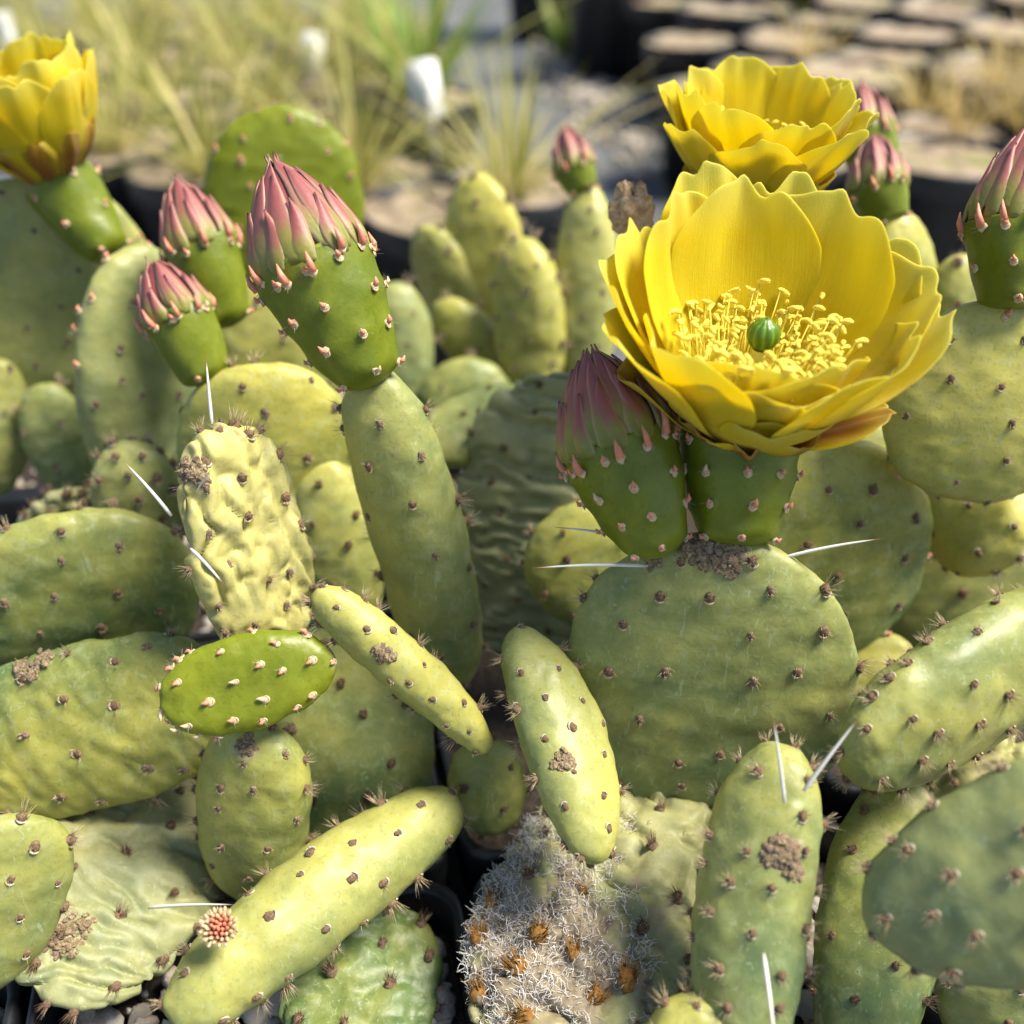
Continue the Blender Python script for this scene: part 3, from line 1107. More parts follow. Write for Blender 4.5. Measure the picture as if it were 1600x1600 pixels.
# --- the plant with the large open bloom
A = cactus(0, -1, 'prickly pear whose round upright pad carries the large open yellow bloom and a red bud')
pad(A, (820, 1720, .236), (1050, 1225, .282), 400, 95, roll=-12, e=2.3, wr=1.0, wtype='net', yel=.30, ygrad=.0, pale=.45, mat=M_OLD, kind='brown', edge='brown', sp=84,
    res=(150, 110), spots=((850, 1500, 165, 1.0),), key='A0', name='pad', label='shrivelled old pad with a woolly grey patch', ascale=1.0)
pad(A, (1105, 1290, .285), (1108, 838, .250), 446, 92, roll=2, e=2.15, p=1.05, m=2.2, yel=.30, ygrad=.2, pale=.25, sp=92, kind='grey', edge='tuft', res=(120, 96),
    spots=((1125, 862, 46, 1.0),), key='A1', label='round upright pad under the open bloom', ascale=1.02)
pad(A, (1150, 1680, .222), (1222, 1166, .232), 178, 148, roll=-10, e=2.5, p=1.05, m=2.0, yel=.36, ygrad=.16, pale=.22, sp=74, kind='tuft', edge='tuft', side=-.25, res=(120, 64),
    spots=((1226, 1340, 30, 1.0),), key='A2', label='upright finger-like pad with a brown corky scar', sbend=-.02, ascale=.8)
pad(A, (806, 978, .268), (934, 1348, .242), 152, 106, roll=-38, e=2.05, p=1.05, m=2.0, yel=.36, ygrad=.16, pale=.35, sp=60, kind='dot', edge='tuft', side=-.45, res=(110, 64),
    key='A3', label='drooping finger-like pad', sbend=-.03, ascale=.86, bend=.02)
pad(A, (1085, 1740, .225), (1082, 1560, .222), 165, 120, roll=10, yel=.45, kind='tuft', edge='tuft', sp=70, key='A4', ascale=.8)
# flower base, bloom and bud on the round pad
FB = receptacle(A, (1150, 856, .249), (1158, 668, .249), 100, 190, 'fruit', True, 'young', .35, 64, 0, 5, 1.0)
BW = [
    # inner whorl
    (97, 5.9, 56, 82, 3.7, .20, 0), (54, 5.8, 52, 74, 4.1, .22, 0), (14, 5.2, 42, 60, 3.8, .26, 0), (-24, 4.6, 40, 64, 3.7, .32, 0),
    (-62, 3.7, 46, 76, 3.8, .36, 0), (-108, 3.5, 46, 78, 3.8, .36, 0), (-150, 4.4, 42, 68, 3.7, .34, 0), (168, 5.2, 42, 62, 3.6, .28, 0), (132, 5.7, 50, 78, 3.3, .22, 0),
    # outer whorl
    (75, 6.1, 48, 74, 3.5, .16, 0), (33, 5.4, 43, 60, 3.7, .18, 0), (-4, 4.9, 36, 54, 3.6, .24, 0), (-42, 3.9, 38, 66, 3.8, .32, 0),
    (-84, 3.1, 40, 70, 4.0, .36, 0), (-126, 3.4, 40, 66, 3.8, .34, 0), (-168, 4.8, 38, 56, 3.6, .28, 0), (150, 5.5, 45, 68, 3.1, .2, 0), (113, 6.1, 50, 76, 3.0, .18, 0),
    # low front petals and short red-striped outer tepals
    (-106, 2.55, 36, 58, 3.6, .36, 0), (-66, 2.6, 36, 58, 3.4, .36, 0),
    (-98, 1.5, 34, 52, 1.7, .4, 1), (-50, 1.8, 30, 46, 1.7, .4, 1), (-145, 1.9, 32, 50, 1.7, .4, 1), (-18, 3.1, 26, 38, 1.8, .2, 1), (178, 3.4, 30, 46, 1.8, .2, 1), (25, 3.8, 34, 44, 1.7, .2, 1),
]
flower(A, (1160, 690, .249), (.02, -.07, 1), BW, 1.0, 285, True, 3, stam_r=.0195, stam_h=.026, pz=1.32)
bud(A, (1032, 872, .246), (962, 688, .246), (922, 548, .246), 78, 182, True, 12, 1.0, 62, nsc=(11, 9, 6), leaf_ring=11)
spine(PADS['A1'][0], (1012, 884, .248), (832, 888, .240))
spine(PADS['A1'][0], (1010, 846, .253), (868, 824, .252))
spine(PADS['A1'][0], (1222, 872, .249), (1378, 842, .242))
spine(PADS['A2'][0], (1226, 1254, .216), (1208, 1122, .212))
spine(PADS['A2'][0], (1256, 1236, .218), (1342, 1122, .214))
spine(PADS['A2'][0], (1193, 1490, .210), (1212, 1640, .198))

scar('A1', ((1120, 862, 40, 60), (1142, 886, 14, 16), (1085, 852, 18, 18), (1018, 876, 13, 14)), 2)
scar('A2', ((1222, 1330, 24, 46), (1240, 1362, 14, 20), (1200, 1348, 8, 6)), 3)
scar('A3', ((880, 1190, 15, 18),), 4)

# --- the plant at the front right
H = cactus(1, -1, 'prickly pear with bluish drooping pads beside the scarred finger-like pad')
pad(H, (1760, 930, .258), (1318, 1190, .232), 240, 150, roll=-50, e=2.4, m=2.1, yel=.42, ygrad=.0, pale=.3, sp=74, kind='tuft', edge='tuft', res=(120, 72), key='H1', ascale=.85)
pad(H, (2000, 1285, .190), (1354, 1440, .214), 380, 190, roll=-30, e=2.05, p=.8, m=2.1, yel=.26, ygrad=.0, pale=.55, sp=92, kind='tuft', edge='tuft', res=(110, 72), key='H2',
    label='thick glaucous pad', ascale=.85)
pad(H, (1330, 1720, .245), (1410, 1215, .262), 190, 120, roll=20, yel=.25, pale=.15, kind='brown', edge='brown', sp=90, key='H3', ascale=.8)
pad(H, (1560, 1400, .30), (1490, 1120, .300), 230, 90, roll=-10, wr=.9, wtype='diag', yel=.75, ygrad=.0, pale=.1, mat=M_OLD, kind='brown', edge='brown', sp=80, key='H4', single=False)
pad(H, (1600, 1680, .255), (1540, 1470, .245), 190, 110, roll=0, yel=.25, key='H5', single=False)
pad(H, (1560, 1080, .35), (1520, 830, .335), 300, 90, roll=8, yel=.45, pale=.05, key='H6', kind='brown', edge='brown', single=False, sp=90)
pad(H, (1380, 1130, .315), (1365, 985, .315), 130, 60, roll=0, yel=.85, key='H7', single=False)

# --- the plant behind the large bloom
E = cactus(0, 0, 'prickly pear behind the large bloom with a second cup-shaped yellow flower')
pad(E, (1290, 1030, .315), (1300, 690, .288), 325, 78, roll=22, e=2.2, yel=.36, ygrad=.28, pale=.05, sp=84, kind='grey', edge='young', res=(96, 72), key='E1', ascale=1.0)
pad(E, (1330, 850, .335), (1345, 640, .325), 175, 70, roll=15, yel=.45, pale=.55, key='E2', single=False, edge='young')
pad(E, (1200, 900, .325), (1165, 425, .302), 180, 90, roll=20, yel=.4, key='E3', single=False)
receptacle(E, (1166, 432, .300), (1168, 335, .298), 80, 165, 'fruit', False, 'young', .35, 80, 0, 15, 1.0)
EW = [(a, 4.0, 52, 72 + 8 * math.sin(math.radians(a)), 2.7, .24, 0) for a in range(10, 370, 45)] + \
     [(a, 4.0, 42, 62 + 10 * math.sin(math.radians(a)), 2.6, .22, 0) for a in range(32, 392, 45)] + [(a, 2.4, 35, 55, 1.5, .2, 1) for a in (200, 250, 300, 340)]
flower(E, (1168, 335, .298), (.02, -.05, 1), EW, 1.0, 60, True, 8, stam_r=.013, stam_h=.021, pist=False)
bud(E, (1392, 350, .335), (1370, 292, .335), (1366, 210, .335), 50, 88, False, 31, .9, 70, (7, 6, 4), 7)
bud(E, (1375, 290, .37), (1352, 212, .37), (1346, 132, .37), 45, 88, False, 32, .9, 70, (7, 6, 4), 7)
pad(E, (1420, 600, .36), (1400, 330, .345), 120, 70, roll=30, yel=.4, key='E4', single=False)

# --- the plant at the right edge
D = cactus(1, 0, 'prickly pear with a broad pale pad topped by a single tall red bud')
pad(D, (1500, 782, .285), (1600, 470, .262), 345, 92, roll=30, e=2.3, yel=.52, ygrad=.05, pale=.35, sp=84, kind='grey', edge='young', res=(110, 80), key='D1', ascale=.85, sbend=0)
bud(D, (1585, 484, .258), (1584, 345, .257), (1628, 190, .256), 82, 146, True, 17, 1.0, 62, nsc=(11, 9, 6), leaf_ring=11, yel=.35)
pad(D, (1450, 690, .325), (1572, 886, .300), 180, 120, roll=20, e=2.4, yel=.62, ygrad=.25, key='D2', single=False, sp=66)
pad(D, (1610, 860, .33), (1620, 690, .33), 110, 60, yel=.2, mat=M_YOUNG, kind='young', edge='young', key='D3', single=False)
pad(D, (1520, 560, .36), (1492, 400, .345), 110, 60, roll=30, yel=.5, pale=.3, key='D4', single=False)

# --- the middle plant: tall finger with the dusty red bud
Cc = cactus(-1, 0, 'prickly pear whose tall finger-like pad ends in a dusty red flower bud')
pad(Cc, (704, 1070, .308), (574, 572, .260), 152, 132, roll=-32, e=2.8, p=1.0, m=2.05, yel=.46, ygrad=.12, pale=.3, side=-.35, sp=86, kind='grey', edge='tuft', res=(130, 64), key='C1',
    sbend=.022, label='tall finger-like pad', ascale=.95)
bud(Cc, (585, 606, .257), (484, 402, .252), (428, 256, .248), 88, 186, True, 21, 1.05, 66, nsc=(11, 9, 6), leaf_ring=12, yel=.22)
pad(Cc, (440, 1030, .278), (338, 664, .250), 222, 96, roll=34, e=2.5, m=2.1, wr=.85, wtype='long', yel=.88, ygrad=.02, pale=.1, side=-.55, sp=70, kind='grey', edge='tuft', res=(150, 110),
    spots=((296, 735, 24, .7),), key='C2', label='wrinkled yellow pad with white spines', mat=M_OLD, ascale=.95)
spine(PADS['C2'][0], (331, 662, .250), (322, 560, .246))
spine(PADS['C2'][0], (268, 806, .250), (194, 722, .246))
spine(PADS['C2'][0], (298, 858, .245), (350, 914, .232))
spine(PADS['C2'][0], (303, 778, .247), (330, 734, .238), .0003)
pad(Cc, (560, 1000, .335), (486, 700, .315), 140, 100, roll=-20, yel=.3, pale=.3, kind='brown', edge='brown', sp=64, key='C3', single=False, ascale=.8)
pad(Cc, (765, 1172, .262), (494, 925, .248), 82, 74, roll=-15, e=2.6, m=2.0, yel=.42, ygrad=-.05, pale=.25, side=.3, sp=52, kind='dot', edge='tuft', res=(110, 56), key='C4',
    label='thin yellowish finger-like pad', bend=.0, sbend=.02, ascale=.78)
pad(Cc, (775, 1300, .300), (748, 1160, .288), 125, 90, roll=15, yel=.4, pale=.05, kind='brown', edge='brown', sp=70, key='C5', single=False, ascale=.8)
pad(Cc, (570, 1370, .296), (540, 960, .300), 250, 90, roll=0, yel=.2, pale=.05, key='C6', single=False, kind='brown', edge='brown')
pad(Cc, (820, 1060, .352), (890, 585, .325), 330, 80, roll=-22, e=2.4, wr=.9, wtype='cross', yel=.36, pale=.62, mat=M_OLD, kind='brown', edge='brown', sp=78, key='C7', single=False, res=(140, 80), ascale=.75)
pad(Cc, (860, 620, .372), (655, 705, .345), 130, 70, roll=35, yel=.45, pale=.1, kind='brown', edge='tuft', sp=60, key='C8', single=False, ascale=.8)
pad(Cc, (950, 975, .325), (890, 790, .312), 200, 80, roll=5, yel=.32, pale=.0, kind='brown', edge='tuft', sp=70, key='C9', single=False, ascale=.8)

scar('C2', ((298, 735, 22, 26), (318, 752, 10, 8)), 5)
scar('C4', ((598, 1022, 14, 16),), 6)

# --- the plant at the front left
B = cactus(-1, -1, 'prickly pear with broad left-leaning pads and a small young pad dotted with pink')
pad(B, (160, 1075, .318), (105, 800, .288), 350, 82, roll=-6, e=2.2, yel=.12, ygrad=.22, pale=.12, sp=84, kind='grey', edge='tuft', res=(96, 72), key='B1', ascale=.9)
pad(B, (-130, 1200, .275), (372, 1080, .278), 272, 90, roll=18, e=2.5, yel=.17, ygrad=.05, pale=.12, sp=84, wr=.2, wtype='diag', kind='grey', edge='tuft', res=(130, 84), key='B2',
    side=.35, spots=(), ascale=.95)
pad(B, (330, 1235, .306), (10, 1520, .252), 330, 70, roll=14, e=2.5, wr=.85, wtype='diag', yel=.22, ygrad=-.2, pale=.25, mat=M_OLD, kind='brown', edge='brown', sp=88, res=(140, 90), key='B3',
    spots=((100, 1460, 30, .6),), label='limp wrinkled pad hanging over the pot rim', ascale=1.0)
pad(B, (-70, 1560, .250), (48, 1272, .243), 205, 90, roll=15, e=2.3, yel=.22, ygrad=.1, pale=.15, sp=78, kind='dot', edge='tuft', key='B4', ascale=1.0)
pad(B, (712, 1250, .278), (262, 1592, .232), 150, 140, roll=0, e=2.5, p=1.0, m=2.05, yel=.30, ygrad=-.05, pale=.2, side=.35, sp=72, kind='dot', edge='tuft', res=(130, 64), key='B5',
    sbend=.015, label='thick lying finger-like pad with a pink sprout', ascale=1.0)
pad(B, (392, 1400, .286), (402, 1130, .258), 178, 120, roll=-22, e=2.4, m=2.1, yel=.24, ygrad=.12, pale=.25, side=-.3, sp=66, kind='grey', edge='tuft', key='B6', spots=((385, 1172, 16, .6),), ascale=.85)
pad(B, (522, 1032, .252), (252, 1100, .244), 150, 56, roll=-12, e=2.1, p=1.0, yel=.25, ygrad=.1, pale=.05, mat=M_YOUNG, sp=52, kind='young', edge='young', res=(80, 56), key='B7',
    label='small bright green young pad dotted with pink leaves', ascale=.9, tipden=True, tipn=6.0)
pad(B, (520, 1740, .246), (600, 1400, .284), 250, 60, roll=0, wr=.5, yel=-.2, pale=.0, kind='brown', edge='brown', key='B8', single=False)  # shade painted in: yellow taken out so this rear pad reads dark
scar('B2', ((42, 1046, 20, 26), (70, 1030, 12, 12)), 7)
scar('B3', ((95, 1465, 36, 50), (125, 1440, 20, 20)), 8)
scar('B6', ((388, 1165, 16, 20),), 9)
spine(PADS['B3'][0], (232, 1418, .268), (372, 1414, .256))
# the pink sprout on the lying pad
def sprout(parent, c, rad):
    p = P(*c)
    z = nrm(CAM - p + np.array([-.02, 0, .06]))
    mb = MB()
    r = np.random.default_rng(4)
    y = nrm(np.cross(z, [1, .2, 0]))
    x = np.cross(y, z)
    for q in range(46):
        a = q * 2.39996
        f = math.sqrt(q / 46)
        d = x * math.cos(a) + y * math.sin(a)
        s = d * rad * f * .85
        e_ = s + (z * (1.1 - f * .55) + d * (f * .75 - .25)) * rad * (.75 + .2 * r.random())
        mb.cone(s - z * rad * .2, e_, rad * .2, 0 if f < .6 else 1, 5, .35)
    for q in range(150):
        a = r.uniform(0, 6.283)
        d = x * math.cos(a) + y * math.sin(a)
        s = d * rad * .8
        mb.cone(s, s + (d * r.uniform(.3, .7) + z * r.uniform(-.1, .8)) * rad * .7, rad * .035, 1, 3, .3)
    link('sprout', mb.build('sprout', [M_PINK, M_CREAM]), parent, p)
sprout(PADS['B5'][0], (342, 1450, .2295), .0036)

# --- the plant at the back left
Fp = cactus(-2, 1, 'prickly pear with wide blurred pads and a half-closed yellow flower with reddish tepals')
pad(Fp, (40, 700, .395), (105, 282, .352), 330, 80, roll=-4, yel=.38, pale=.15, sp=66, kind='dot', edge='young', key='F1', single=False)
receptacle(Fp, (176, 405, .350), (92, 282, .346), 60, 112, 'fruit', False, 'young', .25, 70, 0, 25, 1.0)
FW = [(a, 4.1, 42, 96, 2.6, .30, 0) for a in range(0, 360, 45)] + [(a, 3.9, 34, 88, 2.5, .28, 0) for a in range(22, 382, 45)] + [(a, 2.3, 30, 74, 1.6, .3, 1) for a in range(180, 365, 36)]
flower(Fp, (84, 278, .345), (-.12, -.06, 1), FW, 1.05, 0, True, 13, pist=False)
pad(Fp, (235, 800, .365), (215, 385, .330), 215, 90, roll=28, yel=.28, pale=.55, sp=66, kind='dot', edge='young', key='F2', single=False, side=-.3)
bud(Fp, (362, 510, .320), (312, 380, .316), (276, 282, .312), 60, 112, False, 41, 1.0, 70, (8, 7, 4), 8)
bud(Fp, (330, 600, .300), (276, 490, .298), (238, 408, .295), 66, 108, False, 42, 1.0, 70, (8, 7, 4), 8)
pad(Fp, (430, 840, .325), (408, 566, .300), 275, 80, roll=0, yel=.22, ygrad=.25, pale=.12, sp=84, kind='grey', edge='tuft', key='F3', single=False, ascale=.9)
pad(Fp, (130, 790, .385), (62, 600, .365), 105, 60, roll=-15, yel=.32, pale=.3, key='F4', single=False)
pad(Fp, (-10, 780, .385), (-5, 560, .365), 110, 60, roll=0, yel=.32, pale=.25, key='F5', single=False)
pad(Fp, (240, 890, .330), (196, 688, .312), 135, 80, roll=-10, yel=.3, pale=.5, kind='tuft', edge='tuft', sp=46, key='F6', single=False)
pad(Fp, (440, 700, .375), (425, 430, .350), 210, 80, roll=0, yel=.2, pale=.25, key='F7', single=False)
pad(Fp, (60, 850, .345), (150, 770, .335), 150, 60, roll=50, wr=.6, yel=.5, pale=.6, mat=M_OLD, kind='brown', edge='brown', sp=50, key='F8', single=False)

# --- behind it, the plant with one fresh round pad
R_ = cactus(-1, 1, 'prickly pear with one fresh green round pad standing before the grasses')
pad(R_, (430, 500, .425), (455, 165, .395), 248, 64, roll=0, e=2.0, yel=.3, pale=.05, mat=M_YOUNG, sp=56, kind='young', edge='young', key='R1', single=False)
pad(R_, (630, 680, .43), (622, 440, .410), 105, 80, roll=0, yel=.25, pale=.5, key='R2', single=False, sp=60)

# --- the plant in the centre behind
G_ = cactus(0, 1, 'cluster of slim upright pads behind the middle, one tipped with a small red bud')
pad(G_, (775, 640, .470), (744, 270, .430), 140, 70, roll=-20, yel=.92, ygrad=.2, pale=.05, key='G1', single=False, sp=58)
pad(G_, (770, 600, .470), (662, 352, .440), 120, 60, roll=-40, yel=.45, pale=.3, key='G2', single=False, sp=58)
pad(G_, (830, 640, .440), (684, 470, .425), 90, 60, roll=-20, yel=.45, pale=.2, key='G3', single=False, sp=52)
pad(G_, (838, 660, .425), (818, 372, .402), 118, 80, roll=-25, yel=.5, ygrad=.1, pale=.15, key='G4', single=False, sp=52)
pad(G_, (915, 640, .420), (918, 286, .402), 100, 70, roll=-15, yel=.55, ygrad=.2, pale=.25, key='G5', single=False, sp=52)
bud(G_, (912, 302, .402), (898, 262, .402), (882, 198, .402), 40, 62, False, 61, .8, 60, (7, 6, 4), 6)
pad(G_, (740, 720, .42), (720, 560, .41), 150, 60, roll=0, yel=.2, pale=.1, key='G6', single=False)

# withered bloom behind the large flower
def withered(plant, base, tip, w):
    b, t = P(*base), P(*tip)
    a = nrm(t - b)
    L = np.linalg.norm(t - b)
    x = nrm(np.cross(a, [0, .3, 1]))
    y = np.cross(a, x)
    rad = px(w, base[2]) / 2
    R, K = 22, 26
    V = []
    for i in range(R):
        s = i / (R - 1)
        pr = rad * (.45 + .75 * math.sin(s * 2.6)) * (1 if s < .85 else .8)
        for j in range(K):
            an = 2 * math.pi * j / K
            q = a * s * L + (x * math.cos(an) + y * math.sin(an)) * pr
            k = 1 + .35 * math.sin(an * 5 + s * 3) * s + .25 * float(vnoise(q * 500, 3))
            V.append(a * s * L * (1 + .15 * math.sin(an * 4) * (s > .9)) + (x * math.cos(an) + y * math.sin(an)) * pr * k)
    o = link('withered_flower', mesh('withered_flower', V, [tuple(f) for f in grid_faces(R, K, True)] + [tuple(range((R - 1) * K, R * K))], M_DRY), plant, b)
withered(E, (992, 385, .288), (985, 295, .285), 52)
pad(E, (1060, 620, .315), (1010, 380, .292), 130, 60, roll=20, yel=.4, key='E5', single=False)

# woolly fibres over the old pad's patch
def wool():
    o, V, nr = PADS['A0']
    rel = V - CAM
    dz = rel @ FWD
    pu, pv = 800 + F_PX * (rel @ RGT) / dz, 800 - F_PX * (rel @ UPV) / dz
    dd = np.hypot((pu - 862) / 135, (pv - 1485) / 160) + .7 * fbm(V * 130, 77, 3)
    ok = np.where((dd < 1) & (np.einsum('ij,ij->i', nr, CAM - V) > 0))[0]
    r = np.random.default_rng(6)
    mb = MB()
    b = np.array(o['w'])
    rad = .00007
    for _ in range(5200):
        i = int(r.choice(ok))
        p = V[i] + r.normal(size=3) * .0006 - b
        d = nrm(r.normal(size=3) + nr[i] * .5)
        st = r.uniform(.0004, .0011)
        VV, n = [], 5
        x = nrm(np.cross(d, [.3, .5, .8]))
        for q in range(n):
            d = nrm(d + r.normal(size=3) * .55)
            y = nrm(np.cross(d, x))
            x = np.cross(y, d)
            rr = rad * (1.3 if q < n - 1 else .4)
            for an in (0, 2.094, 4.189):
                VV.append(p + rr * (x * math.cos(an) + y * math.sin(an)))
            p = p + d * st
        mb.add(VV, [tuple(f) for f in grid_faces(n, 3, True)], 0)
    w = link('wool', mb.build('wool', M_WOOL), o, b)
    w['kind'] = 'stuff'
wool()

# ------------------------------------------------------------------ pots under the cacti, and their gravel
square_pot(0, -1, 'black square nursery pot holding the cactus with the large open bloom')
square_pot(-1, -1, 'black square nursery pot filled with pale pebbles at the front, under the lying finger-like pad')
square_pot(-2, -1, 'black square nursery pot under the limp wrinkled pad')
square_pot(1, -1, 'black square nursery pot under the glaucous drooping pads')
square_pot(-1, 0, 'black square nursery pot holding the cactus with the tall finger-like pad')
square_pot(0, 0, 'black square nursery pot behind the large open bloom')
square_pot(1, 0, 'black square nursery pot holding the broad pale pad with a tall bud')
square_pot(-2, 0, 'black square nursery pot behind the broad left-leaning pads')
for i, j, wh in ((-2, 1, 'under the half-closed flower'), (-1, 1, 'under the fresh green round pad'), (0, 1, 'under the slim upright pads'), (1, 1, 'behind the broad pale pad'), (-3, 1, 'left of the half-closed flower'),
                 (-3, 2, 'at the back edge, beside the grass pots'), (-2, 2, 'at the back edge, behind the half-closed flower'),
                 (-1, 2, 'at the back edge, behind the fresh green round pad'), (-3, 0, 'at the left end of the second row, under the broad pads')):
    square_pot(i, j, 'black square nursery pot ' + wh)
for q, (i, j, wh) in enumerate(((-2, 2, 'behind the half-closed flower'), (-1, 2, 'behind the fresh green round pad'), (-2, 1, 'under the half-closed flower'), (-1, 1, 'under the fresh green round pad'), (0, 1, 'under the slim upright pads'),
                               (-1, -1, 'beneath the lying finger-like pad'), (0, -1, 'beside the woolly patch'), (-2, -1, 'below the limp wrinkled pad'), (1, -1, 'under the glaucous pad'),
                               (-1, 0, 'round the foot of the tall finger-like pad'), (-2, 0, 'behind the broad pads'))):
    gv = gravel_for(pot_center(i, j), .050, 520 if j < 0 else 330, 100 + q, 'pale mixed gravel ' + wh)
    if j < 0:
        r = np.random.default_rng(300 + q)
        for z in range(46):
            a, b_ = r.uniform(-.046, .046, 2)
            s = r.uniform(.0032, .0078) if z > 5 else r.uniform(.008, .0105)
            o = bpy.data.objects.new('pebble', PEB_ME[r.integers(10)])
            COL.objects.link(o)
            o.parent = gv
            o.location = EX * a + EY * b_ + np.array([0, 0, s * .35 + .001])
            o.rotation_euler = (r.uniform(-.4, .4), r.uniform(-.4, .4), r.uniform(0, 6.28))
            o.scale = (s, s, s)

# ------------------------------------------------------------------ the nursery behind
def topsoil_material():
    m, nt, b, out = newmat('potting_grit_varied')
    co = N(nt, 'ShaderNodeTexCoord').outputs['Object']
    oi = N(nt, 'ShaderNodeObjectInfo')
    n = noise(nt, 60, 5, .65, co)
    n2 = noise(nt, 22, 2, .5, co)
    c = ramp(nt, n.outputs[0], [(.3, (.13, .095, .06)), (.7, (.60, .47, .34))]).outputs[0]
    c = mix(nt, math_(nt, 'MULTIPLY', oi.outputs['Random'], .6), c, (.22, .17, .10))
    moss = math_(nt, 'MULTIPLY', ramp(nt, n2.outputs[0], [(.5, (0, 0, 0)), (.62, (1, 1, 1))]).outputs[0], math_(nt, 'FRACT', math_(nt, 'MULTIPLY', oi.outputs['Random'], 7.3)))
    c = mix(nt, moss, c, (.16, .17, .04))
    nt.links.new(c, b.inputs['Base Color'])
    b.inputs['Roughness'].default_value = .95
    nt.links.new(bump(nt, n.outputs[0], 1, .004), b.inputs['Normal'])
    return m
M_TOPSOIL = topsoil_material()

def round_pot_meshes():
    K = 32
    prof = [(0, .02), (0, .048), (.086, .060), (.087, .0635), (.108, .0650), (.1095, .0642), (.1095, .0628), (.10, .061)]
    V = [(r * math.cos(2 * math.pi * j / K), r * math.sin(2 * math.pi * j / K), h) for h, r in prof for j in range(K)]
    wall = mesh('pot_wall', V, grid_faces(len(prof), K, True), M_POT)
    R = 9
    V = []
    for i in range(R):
        for j in range(K):
            a, rr = 2 * math.pi * j / K, .0622 * (i / (R - 1)) + 1e-5
            V.append((rr * math.cos(a), rr * math.sin(a), .104 + .0035 * float(fbm(np.array([rr * math.cos(a) * 60, rr * math.sin(a) * 60, 0]), 3)) + .002 * (1 - i / R)))
    top = mesh('topsoil', V, grid_faces(R, K, True)[:, ::-1], M_TOPSOIL)
    return wall, top
RW, RT = round_pot_meshes()
def round_pot(x, y, label, group, s=1.0, z=0, h=1.0):
    o = thing('round_pot', (x, y, z), label, 'pot', group)
    tl = (random.uniform(-.05, .05), random.uniform(-.05, .05))
    for nme, me in (('pot_wall', RW), ('topsoil', RT)):
        c = link(nme, me, o, (x, y, z))
        c.rotation_euler = (tl[0], tl[1], 0)
        c.scale = (s, s, s * h)
    return o

def ground_hit(u, v, z):
    d = FWD + RGT * (u - 800) / F_PX - UPV * (v - 800) / F_PX
    return CAM + d * (CAM[2] - z) / -d[2]

def tuft(x, y, z, n, L, spread, mat, label, group, seed, name='grass_tuft', wd=.0022, droop=.6):
    r = np.random.default_rng(seed)
    root = thing(name, (x, y, z), label, 'grass', group)
    V, UV, Fc, k = [], [], [], 0
    S = 6
    for q in range(n):
        a = r.uniform(0, 6.283)
        d = np.array([math.cos(a), math.sin(a), 0])
        sd = np.array([-d[1], d[0], 0])
        out = r.uniform(.05, 1) * spread
        ln = L * r.uniform(.5, 1.1)
        p0 = d * r.uniform(0, .022)
        w = wd * r.uniform(.6, 1.3)
        dr = droop * r.uniform(.3, 1.2)
        for i in range(S):
            t = i / (S - 1)
            p = p0 + d * ln * out * t * (1 + .5 * t) + np.array([0, 0, ln * (t * math.sqrt(max(.05, 1 - out * out * .6)) - dr * out * t ** 2.4 * .6)])
            p[2] = max(p[2], .001)
            ww = w * (1 - t ** 2 * .92)
            V += [p - sd * ww, p + sd * ww]
            UV += [(0, t), (1, t)]
        for i in range(S - 1):
            Fc.append((k + 2 * i, k + 2 * i + 1, k + 2 * i + 3, k + 2 * i + 2))
        k += 2 * S
    o = link('blades', mesh('blades', V, Fc, mat, uv=UV), root, (x, y, z))
    o['kind'] = 'stuff'
    return root

TZ = .10
# potted grasses on the left: rows running away from the camera
gr = [(330, 250, 0), (180, 215, 0), (560, 265, 0), (655, 142, 1), (420, 165, 0), (240, 140, 0), (90, 150, 0), (800, 285, 0), (690, 318, 2), (540, 120, 0), (360, 85, 0), (210, 75, 0), (60, 80, 0),
      (480, 60, 0), (620, 70, 0), (330, 35, 0), (150, 30, 0), (560, 25, 0), (420, 12, 0), (20, 25, 0), (250, 5, 0)]
for k, (u, v, g_) in enumerate(gr):
    p = ground_hit(u, v + 25, TZ)
    s = 1.0
    round_pot(p[0], p[1], 'black round pot of tan grit holding a tuft of fine grass', 'pots of grass beyond the cacti', s)
    if g_ == 2:
        continue
    if g_:
        tuft(p[0], p[1], TZ, 60, .15, .8, M_BLADE_G, 'fresh green broad-bladed grass tuft behind the large white plant tag', None, 500 + k, wd=.0042)
    else:
        tuft(p[0], p[1], TZ, 75, .125, .95, M_BLADE, 'fine yellowish green grass tuft growing in a black pot', 'fine grass tufts beyond the cacti', 500 + k, wd=.0016)
# pots of bare grit on the right
for row in range(7):
    for c_ in range(9):
        x, y_ = .225 + c_ * .136 + (row % 2) * .068 + random.uniform(-.012, .012), .905 + row * .126 + random.uniform(-.012, .012)
        if abs(x / y_) < .66:
            round_pot(x, y_, 'black round pot filled with bare tan grit', 'pots of bare grit beyond the blooms', random.uniform(.9, 1.04), 0, random.uniform(.9, 1.12))
for k, (u, v) in enumerate(((1560, 150), (1440, 175), (1620, 110), (1500, 205), (1580, 190), (1270, 95))):
    p = ground_hit(u, v, .104)
    tuft(p[0], p[1], .104, 45, .08, 1.0, M_BLADE_D, 'dry straw-coloured grass sprouting from bare grit pots', 'dry grass in the grit pots', 700 + k, wd=.0013)
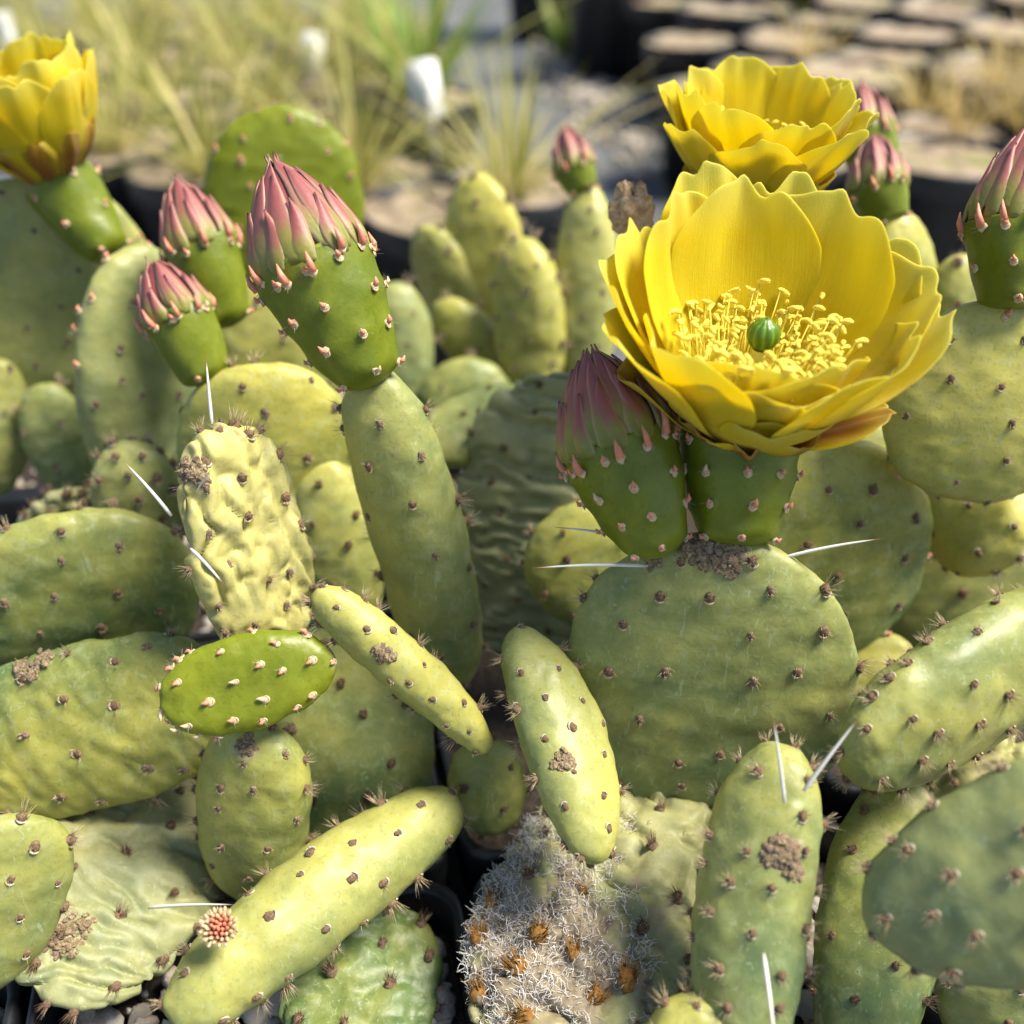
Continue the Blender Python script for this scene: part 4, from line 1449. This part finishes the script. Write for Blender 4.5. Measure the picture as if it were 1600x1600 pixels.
# tall black pots along the far side
for k, (u, v) in enumerate(((945, 128), (1000, 108), (860, 62), (960, 58), (1060, 55), (1165, 52), (1275, 50), (1390, 48), (1500, 46), (1620, 45))):
    p = ground_hit(u, v - 12, 0)
    x, y_ = p[0], p[1]
    round_pot(x, y_, 'tall black pot in the far row beyond the aisle', 'tall black pots in the far row', 1.1 if k < 2 else 1.5, 0, 1.5)
for k, (u, v) in enumerate(((955, 95), (880, 88), (1260, 45))):
    p = ground_hit(u, v, 0)
    tuft(p[0], p[1], 0, 40, .10, .6, M_BLADE_G, 'small green weed growing at the foot of the dark pots', 'weeds by the aisle', 800 + k, 'weed', .005)
# spilled grit lines the aisle's edge
def grit_strip():
    r = np.random.default_rng(12)
    Vs, Fs, k = [], [], 0
    a, b_ = ground_hit(990, 215, 0), ground_hit(880, 95, 0)
    for q in range(420):
        t = r.random()
        s = r.uniform(.003, .008)
        p = a + (b_ - a) * (t * 1.15 - .1) + np.array([r.normal() * .03, r.normal() * .10, s * .4])
        W, Fc = PEBS[r.integers(10)]
        Vs.append(W * s @ rand_rot(r).T + p)
        Fs.append(Fc + k)
        k += len(W)
    o = link('gravel', mesh('gravel', np.concatenate(Vs), np.concatenate(Fs), M_GRAVEL))
    o['kind'] = 'stuff'
    tag(o, 'tan grit spilled along the edge of the cloth aisle', 'gravel')
grit_strip()

# white plant tags
M_TAG = simple('white_plastic_tag', (.80, .80, .78), (.84, .84, .82), 40, .45, bmp=0)
def plant_tag(u, v, w, h, lean, label, zbase):
    """a flat plastic label with a pointed stake: its foot stands in the pot grit"""
    foot = ground_hit(u + 12, v + h * 1.05, zbase)
    d = (foot - CAM) @ FWD
    W, Hh = px(w, d) / 2, px(h, d)
    t = .0004
    out = [(-W, Hh * .62), (-W, Hh * 1.60), (-W * .7, Hh * 1.66), (W * .7, Hh * 1.66), (W, Hh * 1.60), (W, Hh * .62), (W * .22, Hh * .56), (W * .14, 0), (0, -.02), (-W * .14, 0), (-W * .22, Hh * .56)]
    n = len(out)
    V = [(x, -t, y) for x, y in out] + [(x, t, y) for x, y in out]
    Fc = [tuple(range(n)), tuple(reversed(range(n, 2 * n)))] + [(i, i + n, (i + 1) % n + n, (i + 1) % n) for i in range(n)]
    o = link('plant_tag', mesh('plant_tag', V, Fc, M_TAG, smooth=False), None, foot)
    o.rotation_euler = (math.radians(-22), math.radians(lean), 0)
    tag(o, label, 'plant tag', 'white plant tags')
plant_tag(668, 152, 50, 82, -10, 'large white plant tag in front of the fresh green grass', TZ)
plant_tag(474, 88, 36, 52, 4, 'white plant tag among the yellowish grasses', TZ)
plant_tag(10, 60, 36, 56, -8, 'white plant tag above the half-closed yellow flower', TZ)
for o in bpy.data.objects:
    if 'w' in o.keys():
        del o['w']
